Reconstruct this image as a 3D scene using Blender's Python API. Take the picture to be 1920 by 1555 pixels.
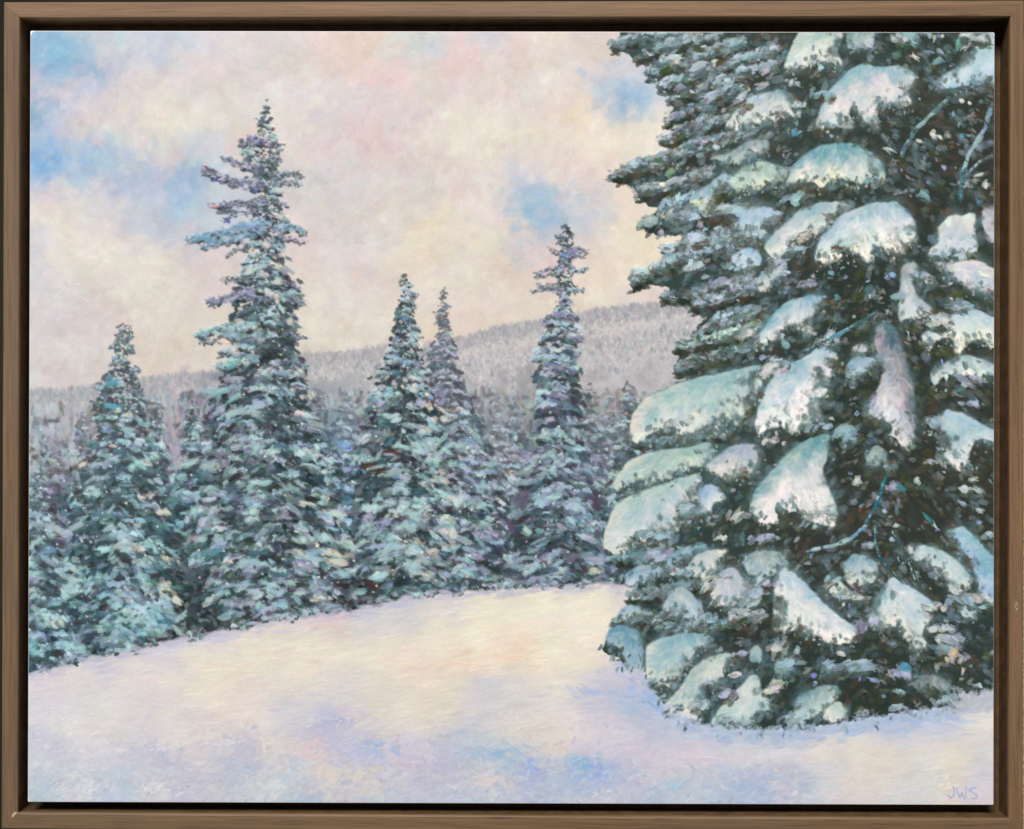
import bpy, bmesh, math
import numpy as np
from mathutils import Matrix, Vector, Euler

# A framed oil painting (20 x 16 in panel) in a wooden float frame, photographed close up.
scene = bpy.context.scene
col = scene.collection
for o in list(bpy.data.objects):
    bpy.data.objects.remove(o, do_unlink=True)

# ------------------------------------------------------------------ camera
cam_d = bpy.data.cameras.new('camera')
cam = bpy.data.objects.new('camera', cam_d)
col.objects.link(cam)
cam_d.sensor_width = 36.0
cam_d.lens = 53.445
cam_d.clip_start = 0.02
cam_d.clip_end = 50.0
base = Matrix.Rotation(math.radians(90), 4, 'X')          # look along +Y, Z up
rot = (Matrix.Rotation(0.00329, 4, 'Z') @ Matrix.Rotation(-0.00233, 4, 'Y') @ Matrix.Rotation(0.00329, 4, 'X'))
cam.matrix_world = Matrix.Translation((0.00311, -0.7998, -0.00119)) @ rot @ base
scene.camera = cam

# ------------------------------------------------------------------ light
world = bpy.data.worlds.new('World')
scene.world = world
world.use_nodes = True
bg = world.node_tree.nodes['Background']
bg.inputs['Color'].default_value = (0.92, 0.96, 1.0, 1)
bg.inputs['Strength'].default_value = 0.12


def lamp(name, loc, target, size, watt, color):
    d = bpy.data.lights.new(name, 'AREA')
    d.shape = 'RECTANGLE'
    d.size, d.size_y = size
    d.energy = watt
    d.color = color
    o = bpy.data.objects.new(name, d)
    col.objects.link(o)
    o.location = loc
    o.rotation_euler = (Vector(target) - Vector(loc)).to_track_quat('-Z', 'Y').to_euler()
    return o


lamp('window_light', (-1.4, -5.2, 5.0), (0, 0, 0), (3.6, 2.4), 950.0, (1.0, 0.985, 0.96))

scene.view_settings.view_transform = 'Standard'
scene.view_settings.look = 'None'
scene.view_settings.exposure = 0.0
scene.view_settings.gamma = 1.0
scene.view_settings.use_curve_mapping = False
scene.render.engine = 'CYCLES'


# ------------------------------------------------------------------ helpers
def tag(o, label=None, cat=None, kind=None, group=None):
    if label: o['label'] = label
    if cat: o['category'] = cat
    if kind: o['kind'] = kind
    if group: o['group'] = group
    return o


def link(name, me, mat, parent=None):
    o = bpy.data.objects.new(name, me)
    if mat: me.materials.append(mat)
    col.objects.link(o)
    if parent is not None:
        o.parent = parent
    return o


def empty(name, loc=(0, 0, 0), rot=(0, 0, 0)):
    o = bpy.data.objects.new(name, None)
    col.objects.link(o)
    o.location = loc
    o.rotation_euler = rot
    return o


def nodes(name):
    m = bpy.data.materials.new(name)
    m.use_nodes = True
    nt = m.node_tree
    b = nt.nodes['Principled BSDF']
    return m, nt, b


def nd(nt, typ, **kw):
    n = nt.nodes.new(typ)
    for k, v in kw.items():
        setattr(n, k, v)
    return n


def wood(name, along, seed, tone):
    """walnut-stained hardwood, grain running along the x or z axis of the frame"""
    m, nt, b = nodes(name)
    L = nt.links.new
    tc = nd(nt, 'ShaderNodeTexCoord')

    def mapped(la, lc, off):
        mp = nd(nt, 'ShaderNodeMapping')
        mp.inputs['Scale'].default_value = (la, lc, lc) if along == 'x' else (lc, lc, la)
        mp.inputs['Location'].default_value = (off, off * 1.7, off * 0.6)
        mp.inputs['Rotation'].default_value = (0, 0.012, 0)
        L(tc.outputs['Object'], mp.inputs['Vector'])
        return mp.outputs['Vector']

    def noi(la, lc, off, det=4.0, rough=0.6, dist=0.0):
        n = nd(nt, 'ShaderNodeTexNoise')
        n.inputs['Scale'].default_value = 1.0
        n.inputs['Detail'].default_value = det
        n.inputs['Roughness'].default_value = rough
        n.inputs['Distortion'].default_value = dist
        L(mapped(la, lc, off), n.inputs['Vector'])
        return n.outputs['Fac']
    broad = noi(7, 260, seed, 4, .6, .8)
    ramp = nd(nt, 'ShaderNodeValToRGB')
    e = ramp.color_ramp.elements
    t = tone
    e[0].position = 0.28; e[0].color = (0.205 * t[0], 0.122 * t[1], 0.074 * t[2], 1)
    e[1].position = 0.72; e[1].color = (0.345 * t[0], 0.222 * t[1], 0.142 * t[2], 1)
    L(broad, ramp.inputs['Fac'])
    # dark open pores
    pore = noi(45, 2100, seed + 3, 2, .5)
    pr = nd(nt, 'ShaderNodeMapRange')
    pr.inputs['From Min'].default_value = 0.30; pr.inputs['From Max'].default_value = 0.46
    pr.inputs['To Min'].default_value = 0.62; pr.inputs['To Max'].default_value = 1.0
    L(pore, pr.inputs['Value'])
    fig = noi(16, 620, seed + 7, 5, .65, .4)
    fr = nd(nt, 'ShaderNodeMapRange')
    fr.inputs['From Min'].default_value = 0.3; fr.inputs['From Max'].default_value = 0.7
    fr.inputs['To Min'].default_value = 0.84; fr.inputs['To Max'].default_value = 1.12
    L(fig, fr.inputs['Value'])
    mul = nd(nt, 'ShaderNodeMath', operation='MULTIPLY')
    L(pr.outputs['Result'], mul.inputs[0]); L(fr.outputs['Result'], mul.inputs[1])
    # slow drift of tone, worn and greyed in places
    slow = noi(5, 8, seed + 11, 3, .5)
    mixg = nd(nt, 'ShaderNodeMix', data_type='RGBA')
    mixg.inputs['B'].default_value = (0.29 * t[0], 0.21 * t[1], 0.15 * t[2], 1)
    sr = nd(nt, 'ShaderNodeMapRange')
    sr.inputs['From Min'].default_value = 0.45; sr.inputs['From Max'].default_value = 0.7
    sr.inputs['To Min'].default_value = 0.0; sr.inputs['To Max'].default_value = 0.55
    L(slow, sr.inputs['Value']); L(sr.outputs['Result'], mixg.inputs['Factor'])
    L(ramp.outputs['Color'], mixg.inputs['A'])
    mx = nd(nt, 'ShaderNodeMix', data_type='RGBA', blend_type='MULTIPLY')
    mx.inputs['Factor'].default_value = 1.0
    L(mixg.outputs['Result'], mx.inputs['A']); L(mul.outputs['Value'], mx.inputs['B'])
    L(mx.outputs['Result'], b.inputs['Base Color'])
    b.inputs['Roughness'].default_value = 0.58
    b.inputs['Specular IOR Level'].default_value = 0.35
    bp = nd(nt, 'ShaderNodeBump')
    bp.inputs['Strength'].default_value = 0.35
    bp.inputs['Distance'].default_value = 0.0002
    L(mul.outputs['Value'], bp.inputs['Height'])
    L(bp.outputs['Normal'], b.inputs['Normal'])
    return m


# ------------------------------------------------------------------ backdrop behind the frame
def plain(name, c, rough=0.8, var=0.25, scale=30.0, stretch=(1, 1, 1)):
    m, nt, b = nodes(name)
    L = nt.links.new
    tc = nd(nt, 'ShaderNodeTexCoord'); mp = nd(nt, 'ShaderNodeMapping')
    mp.inputs['Scale'].default_value = stretch
    L(tc.outputs['Object'], mp.inputs['Vector'])
    n = nd(nt, 'ShaderNodeTexNoise')
    n.inputs['Scale'].default_value = scale; n.inputs['Detail'].default_value = 5
    L(mp.outputs['Vector'], n.inputs['Vector'])
    r = nd(nt, 'ShaderNodeValToRGB')
    e = r.color_ramp.elements
    e[0].position = 0.3; e[0].color = tuple(q * (1 - var) for q in c) + (1,)
    e[1].position = 0.7; e[1].color = tuple(q * (1 + var) for q in c) + (1,)
    L(n.outputs['Fac'], r.inputs['Fac']); L(r.outputs['Color'], b.inputs['Base Color'])
    b.inputs['Roughness'].default_value = rough
    b.inputs['Specular IOR Level'].default_value = 0.2
    return m


def box_mesh(name, x0, x1, y0, y1, z0, z1, bev=0.0, seg=2):
    bm = bmesh.new()
    bmesh.ops.create_cube(bm, size=1.0)
    for v in bm.verts:
        v.co = Vector(((x0 + x1) / 2 + v.co.x * (x1 - x0), (y0 + y1) / 2 + v.co.y * (y1 - y0), (z0 + z1) / 2 + v.co.z * (z1 - z0)))
    if bev:
        bmesh.ops.bevel(bm, geom=bm.edges[:], offset=bev, segments=seg, affect='EDGES', profile=0.5)
    me = bpy.data.meshes.new(name)
    bm.to_mesh(me); bm.free()
    return me


wall = link('wall', box_mesh('wall', -1.4, 1.4, 0.0365, 0.0565, -1.2, 1.2), plain('dark_olive_wall', (0.013, 0.011, 0.005), 0.85, 0.35, 9.0))
tag(wall, kind='structure')
board = link('straw_board', box_mesh('straw_board', 0.2615, 0.62, 0.0300, 0.0362, -0.60, 0.21, 0.0008), plain('straw', (0.42, 0.34, 0.19), 0.85, 0.45, 260.0, (1, 1, 3.5)))
tag(board, kind='structure')

# ------------------------------------------------------------------ float frame
FW, FH = 0.51864, 0.41774
frame = empty('picture_frame', (0.00042, -0.004, 0.00036), (0.00188, 0.00002, -0.01156))
tag(frame, 'brown walnut wood float frame with mitred corners around the winter painting', 'picture frame')
RW = dict(top=0.0086, bottom=0.0086, left=0.0086, right=0.0073)
LED, DL, DB = 0.016, 0.0172, 0.0330            # ledge width, ledge depth, back depth


REBATE = plain('dark_rebate', (0.085, 0.050, 0.024), 0.6, 0.3, 120.0)


def rail(side, mat):
    w = RW[side]
    r = 0.0011
    prof = [(w - 0.0004, 0.0), (w, 0.0004), (w, DB), (-LED, DB), (-LED, DL), (0.0, DL), (0.0, 0.0030)]
    k = 7
    for i in range(k + 1):                       # eased inner arris
        a = math.pi / 2 * i / k
        prof.append((r - r * math.cos(a), r - r * math.sin(a)))
    prof.append((w * 0.5, 0.0))
    # neighbours decide where the mitre falls
    nb = {'top': ('left', 'right'), 'bottom': ('left', 'right'), 'left': ('bottom', 'top'), 'right': ('bottom', 'top')}[side]
    vs, fs = [], []
    n = len(prof)
    NSEG = 24
    wob = np.random.default_rng(len(side)).normal(0, 0.00006, NSEG + 1)
    for s in range(NSEG + 1):
        t = s / NSEG
        for (u, d) in prof:
            # mitre: end position shifts with u, scaled by the neighbouring rail width
            e0 = u * (RW[nb[0]] / w if u > 0 else 1.0); e1 = u * (RW[nb[1]] / w if u > 0 else 1.0)
            uu = u + (wob[s] if abs(u) < 0.0015 and d < 0.002 else 0)
            if side in ('top', 'bottom'):
                x = (-FW / 2 - e0) + t * (FW + e0 + e1)
                z = FH / 2 + uu if side == 'top' else -FH / 2 - uu
            else:
                z = (-FH / 2 - e0) + t * (FH + e0 + e1)
                x = FW / 2 + uu if side == 'right' else -FW / 2 - uu
            vs.append((x, d, z))
    for s in range(NSEG):
        for i in range(n):
            j = (i + 1) % n
            fs.append((s * n + i, s * n + j, (s + 1) * n + j, (s + 1) * n + i))
    fs.append(tuple(range(n))[::-1]); fs.append(tuple(NSEG * n + i for i in range(n)))
    me = bpy.data.meshes.new('rail')
    me.from_pydata(vs, [], fs)
    bm = bmesh.new(); bm.from_mesh(me)
    bmesh.ops.recalc_face_normals(bm, faces=bm.faces[:]); bm.to_mesh(me); bm.free()
    for p in me.polygons:
        p.use_smooth = True
    me.set_sharp_from_angle(angle=math.radians(35))
    o = link('rail', me, mat, frame)
    me.materials.append(REBATE)                   # inside of the rebate gets a darker brown
    for p in me.polygons:
        vv = [vs[i] for i in p.vertices]
        if len(vv) == 4 and min(v[1] for v in vv) > 0.0028 and max(v[1] for v in vv) < DL + 0.0001:
            p.material_index = 1
    # hairline open mitre
    return o


rail('top', wood('wood_top', 'x', 1.3, (0.66, 0.60, 0.50)))  # light from above is painted into the rail tones, top palest, bottom darkest
rail('bottom', wood('wood_bottom', 'x', 5.1, (0.50, 0.455, 0.36)))
rail('left', wood('wood_left', 'z', 9.7, (0.53, 0.50, 0.42)))
rail('right', wood('wood_right', 'z', 14.2, (0.58, 0.51, 0.40)))

# pale putty at the lower left mitre
bm = bmesh.new()
pz, pxl = -FH / 2, -FW / 2
pts = [(pxl + 0.0002, pz + 0.0001), (pxl - 0.0018, pz + 0.0004), (pxl - 0.0030, pz - 0.0008), (pxl - 0.0032, pz - 0.0024), (pxl - 0.0026, pz - 0.0026), (pxl - 0.0012, pz - 0.0010)]
top_v = [bm.verts.new((x, -0.00012, z)) for x, z in pts]
bot_v = [bm.verts.new((x, 0.0006, z)) for x, z in pts]
bm.faces.new(top_v); bm.faces.new(bot_v[::-1])
for i in range(len(pts)):
    j = (i + 1) % len(pts)
    bm.faces.new((top_v[j], top_v[i], bot_v[i], bot_v[j]))
bmesh.ops.recalc_face_normals(bm, faces=bm.faces[:])
me = bpy.data.meshes.new('putty'); bm.to_mesh(me); bm.free()
tag(link('putty', me, plain('putty_mat', (0.38, 0.29, 0.19), 0.7, 0.15, 900.0), frame), 'pale putty filling the chipped lower left mitre')

# pencil-thin scuff on the right rail
sc_m = plain('scuff_mat', (0.62, 0.55, 0.47), 0.8, 0.1, 500.0)
bm = bmesh.new()
r0 = np.random.default_rng(4)
for k in range(7):
    x = FW / 2 + 0.0022 + r0.uniform(0, 0.0022); z = -0.094 - r0.uniform(0, 0.006); a = r0.uniform(0.9, 1.4); L_ = r0.uniform(0.0006, 0.0016)
    dx, dz = math.cos(a) * L_, math.sin(a) * L_; nx, nz = -math.sin(a) * 0.00009, math.cos(a) * 0.00009
    q = [bm.verts.new((x + i * dx + j * nx, -0.00004, z + i * dz + j * nz)) for i, j in ((-1, 0), (0, -1), (1, 0), (0, 1))]
    bm.faces.new(q)
bmesh.ops.recalc_face_normals(bm, faces=bm.faces[:])
me = bpy.data.meshes.new('scuff'); bm.to_mesh(me); bm.free()
tag(link('scuff', me, sc_m, frame), 'fine pale scratches on the right rail', kind='stuff')

# --- PAINT BEGIN
# The painting is laid down stroke by stroke, as the painter did: every brush
# mark leaves pigment (COL) and thickness (HGT) on a fine grid, which then
# becomes the relief mesh of the paint film.  Positions are picture units.
rng = np.random.default_rng(11)
S = 0.68
X0, Y0, XS, YS = 54.5, 57.5, 1809.5, 1450.5
CW, CH = int(XS * S) + 1, int(YS * S) + 1
COL = np.zeros((CH, CW, 3), np.float32)
HGT = np.zeros((CH, CW), np.float32)
IDM = np.zeros((CH, CW), np.int16)


def cx_(x, y):
    return (x + 7.0 * (y - 57.0) / 1450.0 - 3.5 - X0) * S


def cy_(y):
    return (y - Y0) * S


GX, GY = np.meshgrid(np.arange(CW, dtype=np.float32), np.arange(CH, dtype=np.float32))
PY = GY / S + Y0
PX = GX / S + X0 - 7.0 * (PY - 57.0) / 1450.0 + 3.5


def upsample(a, h, w):
    ys = np.linspace(0, a.shape[0] - 1.001, h)
    xs = np.linspace(0, a.shape[1] - 1.001, w)
    y0 = ys.astype(int); x0 = xs.astype(int)
    fy = (ys - y0)[:, None]; fx = (xs - x0)[None, :]
    if a.ndim == 3:
        fy = fy[..., None]; fx = fx[..., None]
    A = a[y0][:, x0]; B = a[y0][:, x0 + 1]; C = a[y0 + 1][:, x0]; D = a[y0 + 1][:, x0 + 1]
    return ((A * (1 - fx) + B * fx) * (1 - fy) + (C * (1 - fx) + D * fx) * fy).astype(np.float32)


def noise(cell, h=None, w=None):
    h = h or CH; w = w or CW
    n = rng.random((int(h / cell) + 3, int(w / cell) + 3))
    ys = np.arange(h) / cell; xs = np.arange(w) / cell
    y0 = ys.astype(int); x0 = xs.astype(int)
    fy = ys - y0; fx = xs - x0
    fy = (fy * fy * (3 - 2 * fy))[:, None]; fx = (fx * fx * (3 - 2 * fx))[None, :]
    A = n[y0][:, x0]; B = n[y0][:, x0 + 1]; C = n[y0 + 1][:, x0]; D = n[y0 + 1][:, x0 + 1]
    return ((A * (1 - fx) + B * fx) * (1 - fy) + (C * (1 - fx) + D * fx) * fy).astype(np.float32) - 0.5


def fbm(cell, n=4, h=None, w=None):
    t = 0; a = 1.0
    for _ in range(n):
        t = t + a * noise(max(cell, 1.2), h, w); cell *= 0.5; a *= 0.55
    return t


def blur(a, r):
    r = int(max(1, r))
    for _ in range(2):
        for ax in (0, 1):
            p = [(0, 0)] * a.ndim; p[ax] = (r + 1, r)
            c = np.cumsum(np.pad(a, p, mode='edge'), axis=ax, dtype=np.float64)
            n = c.shape[ax]
            hi = np.take(c, np.arange(2 * r + 1, n), axis=ax)
            lo = np.take(c, np.arange(0, n - 2 * r - 1), axis=ax)
            a = ((hi - lo) / (2 * r + 1)).astype(np.float32)
    return a


def sstep(a, b, x):
    t = np.clip((x - a) / (b - a), 0, 1)
    return t * t * (3 - 2 * t)


STAMPS = {}


def stamp(kind, L, W, ang, var):
    """alpha and thickness of one brush mark; L, W half sizes in grid cells"""
    L = max(0.8, round(L * 2) / 2 if L < 8 else round(L)); W = max(0.6, round(W * 2) / 2)
    q = int(round(ang / (math.pi / 14))) % 28
    key = (kind, L, W, q, var)
    s = STAMPS.get(key)
    if s is not None:
        return s
    r = np.random.default_rng((hash((L, W, q, var)) ^ len(kind) * 77) & 0xffffffff)
    R = int(math.ceil(max(L, W) * 1.25)) + 1
    y, x = np.mgrid[-R:R + 1, -R:R + 1].astype(np.float32)
    a = q * math.pi / 14
    u = (x * math.cos(a) + y * math.sin(a)) / L
    v = (-x * math.sin(a) + y * math.cos(a)) / W
    if kind == 'soft':
        d = u * u + v * v
        al = np.clip(1 - d, 0, 1) ** 1.3
        h = al * 0.25
    elif kind == 'dot':
        d = np.sqrt(u * u + v * v)
        al = sstep(1.15, 0.65, d); h = al
    else:
        k = r.uniform(-0.5, 0.5)
        v = v + k * (u * u - 0.4)
        nb = max(3, int(W * 2.2))
        br = r.random(nb + 2)
        vi = np.clip((v + 1) * 0.5, 0, 0.999) * nb
        i0 = vi.astype(int)
        bris = br[i0] + (br[i0 + 1] - br[i0]) * (vi - i0)
        ends = 1.0 - 0.55 * bris * (u > 0) - 0.25 * (1 - bris) * (u < 0)
        d = np.maximum(np.abs(u) / np.maximum(ends, 0.3), 0) ** 2.4 + np.abs(v) ** 2.6
        rg = r.random((2 * R + 3, 2 * R + 3)).astype(np.float32)
        rg = (rg[:-2, 1:-1] + rg[2:, 1:-1] + rg[1:-1, :-2] + rg[1:-1, 2:] + rg[1:-1, 1:-1]) / 5 - 0.5
        d = d * (1 + 0.5 * (bris - 0.5)) + 2.0 * rg * sstep(0.1, 0.9, d)
        al = sstep(1.15, 0.65, d)
        if kind == 'dry':
            al = al * sstep(0.2, 0.75, bris + 0.25 * r.random(u.shape) + 0.1 * (1 - u))
        else:
            al = al * (0.72 + 0.28 * bris)
        h = al * (0.45 + 0.55 * bris) * (0.8 + 0.35 * u) + al * 0.35 * sstep(0.55, 0.95, np.abs(v))
    s = (al.astype(np.float32), h.astype(np.float32), R)
    STAMPS[key] = s
    return s


def put(kind, x, y, L, W, ang, col, alpha=1.0, hg=0.0, idn=0, mask=None):
    """one brush mark at picture position x, y (L, W in picture units)"""
    al, hh, R = stamp(kind, L * S, W * S, ang, int(rng.integers(0, 3)))
    ix = int(round(cx_(x, y))); iy = int(round(cy_(y)))
    x0 = max(ix - R, 0); x1 = min(ix + R + 1, CW); y0 = max(iy - R, 0); y1 = min(iy + R + 1, CH)
    if x1 <= x0 or y1 <= y0:
        return
    sl = (slice(y0, y1), slice(x0, x1))
    ss = (slice(y0 - iy + R, y1 - iy + R), slice(x0 - ix + R, x1 - ix + R))
    a = al[ss] * alpha
    if mask is not None:
        a = a * mask[sl]
    c = COL[sl]
    c += a[..., None] * (np.asarray(col, np.float32) - c)
    if hg:
        g = HGT[sl]; g += a * (hh[ss] * hg - 0.35 * g)
    if idn:
        m = a > 0.42
        IDM[sl][m] = idn


def pick(field, x, y):
    ix = min(max(int(cx_(x, y)), 0), CW - 1); iy = min(max(int(cy_(y)), 0), CH - 1)
    return field[iy, ix]


def jit(c, j):
    c = np.asarray(c, np.float32)
    return np.clip(c + rng.normal(0, j * 0.8) + rng.normal(0, j * 0.6, 3), 12, 250)


def table(t):
    v = np.array([float(k) for k in t.split()], np.float32).reshape(-1, 5)
    return v


def field(t, rad, q=6):
    """smooth colour field through notes 'x y r g b'"""
    v = table(t)
    gx = PX[::q, ::q]; gy = PY[::q, ::q]
    num = np.zeros(gx.shape + (3,), np.float32); den = np.zeros(gx.shape, np.float32)
    wx = gx + 22 * upsample(fbm(9, 3, 60, 75), *gx.shape) * 2
    wy = gy + 22 * upsample(fbm(9, 3, 60, 75), *gx.shape) * 2
    for x, y, r, g, b in v:
        d2 = (wx - x) ** 2 + (wy - y) ** 2
        w = np.exp(-d2 / (2 * rad * rad)) + 1e-3 / (1 + d2 / (rad * rad)) ** 2
        num += w[..., None] * np.array([r, g, b], np.float32); den += w
    return upsample(num / den[..., None], CH, CW)


def polymask(pts, x0, y0, x1, y1):
    """even-odd fill of a polygon (picture units) on a grid window"""
    px = np.array([cx_(a, b) for a, b in pts]); py = np.array([cy_(b) for a, b in pts])
    yy, xx = np.mgrid[y0:y1, x0:x1].astype(np.float32)
    ins = np.zeros(xx.shape, bool)
    n = len(pts)
    for i in range(n):
        ax, ay, bx, by = px[i], py[i], px[(i + 1) % n], py[(i + 1) % n]
        if ay == by:
            continue
        c = ((ay > yy) != (by > yy)) & (xx < (bx - ax) * (yy - ay) / (by - ay) + ax)
        ins ^= c
    return ins


SKY = """75 75 135 175 205 100 100 130 180 210 95 112 118 174 206 130 122 122 174 206 70 130 150 175 205 150 75 180 195 205
175 70 200 200 208 215 70 175 200 210 190 105 205 205 208 250 80 205 205 215 300 90 200 205 218 350 85 190 205 222 390 70 205 210 218
410 60 215 200 200 460 80 220 210 208 500 80 222 212 205 140 135 170 180 205 190 150 180 185 205 190 162 168 184 205 80 150 185 190 205
60 175 217 194 200 110 175 205 195 205 150 175 178 190 210 70 205 150 180 210 62 215 112 158 200 100 215 172 190 212 140 205 202 190 200
135 225 205 195 200 250 130 195 200 212 310 120 185 198 215 350 110 222 212 205 400 120 222 208 205 260 150 218 212 208 320 150 215 202 205
390 150 220 200 194 200 175 215 205 205 250 175 222 208 205 300 180 222 212 205 350 180 218 208 200 400 175 212 205 195 170 210 220 208 205
220 225 228 215 205 290 220 236 229 212 280 240 230 222 208 380 220 230 224 208 430 215 212 208 198 430 250 222 214 202 60 260 165 185 205
75 285 128 174 216 100 300 114 168 216 65 320 116 172 221 125 270 195 195 208 180 248 221 199 196 210 250 205 208 205 250 250 205 208 205
310 260 230 227 206 130 300 160 188 215 160 290 158 194 221 200 265 168 194 215 220 300 168 194 212 160 320 146 184 215 280 285 205 205 210
320 290 212 200 200 370 290 190 205 210 400 270 205 205 210 440 285 226 200 190 250 320 170 190 210 230 340 173 184 210 350 335 150 178 210
340 365 145 188 216 390 370 190 200 210 300 340 188 194 215 190 345 205 205 212 60 350 168 189 215 110 345 200 200 208 80 375 217 195 200
120 375 233 223 210 130 390 236 229 212 180 380 205 205 208 60 410 226 219 205 210 400 220 210 208 260 390 200 205 212 300 400 184 194 208
370 400 184 195 205 130 430 234 226 208 200 430 226 210 208 260 425 188 194 205 330 430 184 194 205 75 470 205 205 212 110 480 231 223 205
200 470 236 226 210 250 460 222 212 205 330 470 205 200 200 380 500 222 205 198 290 510 230 224 202 220 490 230 223 208 150 510 226 219 205
60 550 210 208 210 110 560 215 210 210 150 540 218 212 200 250 540 226 219 205 320 550 223 215 200 100 610 207 197 198 150 590 212 202 198
200 600 219 205 200 290 600 223 215 198 350 570 222 208 200 380 620 221 210 192 70 650 212 208 200 120 660 215 208 200 170 690 214 206 198
280 670 222 208 192 330 680 220 206 190 60 710 212 206 205 130 720 212 200 198 320 640 222 208 192 530 70 215 210 205 560 90 218 208 200
640 70 230 204 189 640 92 230 200 184 610 90 223 200 192 740 80 203 208 200 790 75 196 205 210 700 100 222 212 200 720 130 230 197 191
710 145 231 194 189 850 95 232 194 189 860 110 230 197 191 830 75 215 200 198 900 75 204 205 210 960 80 230 200 187 930 110 222 208 195
550 130 215 205 195 600 150 220 208 202 520 150 222 212 210 780 140 222 214 202 840 130 229 200 195 940 130 223 202 190 590 190 218 208 208
650 200 220 208 206 720 190 220 205 200 800 190 222 206 200 900 180 224 208 200 960 200 228 215 205 545 230 228 218 205 600 230 215 205 206
700 240 222 205 202 760 230 222 206 202 860 235 236 226 208 930 230 239 231 210 540 270 222 212 202 600 270 218 204 202 680 270 229 200 195
690 285 226 195 189 730 275 215 197 189 800 260 230 214 205 880 270 239 231 210 920 280 241 233 212 960 260 236 226 208 580 310 227 205 200
640 300 218 204 200 740 310 218 200 192 820 300 226 210 202 900 310 232 220 205 600 345 205 205 205 660 350 212 205 200 640 330 209 200 190
780 340 211 203 193 860 345 227 208 200 950 345 232 220 200 560 375 204 205 200 620 380 210 205 202 720 370 222 214 202 800 380 218 208 196
900 370 227 208 198 960 380 212 204 205 560 400 218 204 198 640 410 214 206 198 740 400 220 210 198 830 410 237 223 195 920 400 228 212 200
560 460 225 203 197 600 440 218 208 200 660 430 209 201 191 720 440 218 208 198 790 430 237 223 191 820 450 235 223 193 860 430 230 218 198
930 420 228 215 200 975 440 231 210 190 600 490 224 210 200 680 480 222 208 200 760 480 232 216 196 840 480 222 206 192 900 480 233 223 195
960 475 204 205 206 560 540 226 216 198 640 540 222 212 200 700 550 220 206 194 720 530 222 206 196 800 540 226 212 194 870 520 224 214 196
945 520 220 199 181 910 550 226 212 196 590 580 225 217 195 680 590 226 216 198 640 600 224 214 194 720 600 226 214 196 880 580 226 208 194
960 560 231 212 187 930 590 228 212 196 600 630 222 212 192 680 640 224 214 194 720 620 228 216 196 800 610 229 210 187 890 610 230 214 192
1000 80 230 220 208 1060 80 228 212 195 1110 90 229 205 191 1130 70 222 205 200 1140 90 226 205 195 960 140 225 205 195 1040 150 232 218 205
1060 110 222 210 195 1000 170 222 216 205 1000 210 224 205 200 1080 100 218 208 195 1120 120 228 212 202 1170 110 205 205 208 1200 120 208 205 210
1160 140 229 204 199 1110 140 206 205 214 1150 150 175 195 212 1130 165 184 200 215 1165 165 120 173 211 1190 185 120 170 213 1210 170 146 184 215
1230 190 195 200 215 1220 150 195 205 215 1160 200 184 195 206 1175 208 168 190 212 1200 205 168 190 211 1250 200 225 218 212 1080 170 230 214 200
1110 190 233 208 187 1090 220 237 219 189 1110 230 237 221 189 1060 200 226 208 195 1000 250 237 229 204 1060 260 232 220 202 1130 250 236 223 199
1190 230 232 222 205 1240 235 237 227 204 980 290 228 212 198 1060 290 232 216 205 1150 270 239 223 204 1200 265 241 227 205 1140 300 236 220 200
960 330 222 212 205 990 345 172 190 212 1000 370 162 188 208 1010 330 208 202 210 1080 330 232 212 202 1150 340 236 218 200 1110 370 222 205 195
960 385 205 205 212 1040 385 162 188 205 1025 410 134 178 211 1070 390 184 195 208 1130 380 200 202 205 1180 370 237 221 199 1180 395 237 223 197
950 410 225 205 200 970 440 233 210 194 1010 440 162 187 208 1000 460 165 189 208 980 480 178 194 210 1090 420 189 200 208 1120 430 205 202 205
1020 480 227 201 200 1160 430 237 223 199 1130 470 232 210 195 1180 470 241 225 195 1210 460 243 229 199 1160 490 236 216 196 960 500 226 206 192
1000 500 229 204 192 950 530 218 199 184 980 560 226 208 190 1130 520 237 219 191 1200 495 241 225 195 1100 540 237 223 197 1150 550 234 220 200
1230 545 232 218 202 1000 590 228 212 192 960 590 228 212 194 1100 570 232 218 196 1200 560 226 212 200 1280 555 224 212 200 1290 300 235 222 205"""
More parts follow.
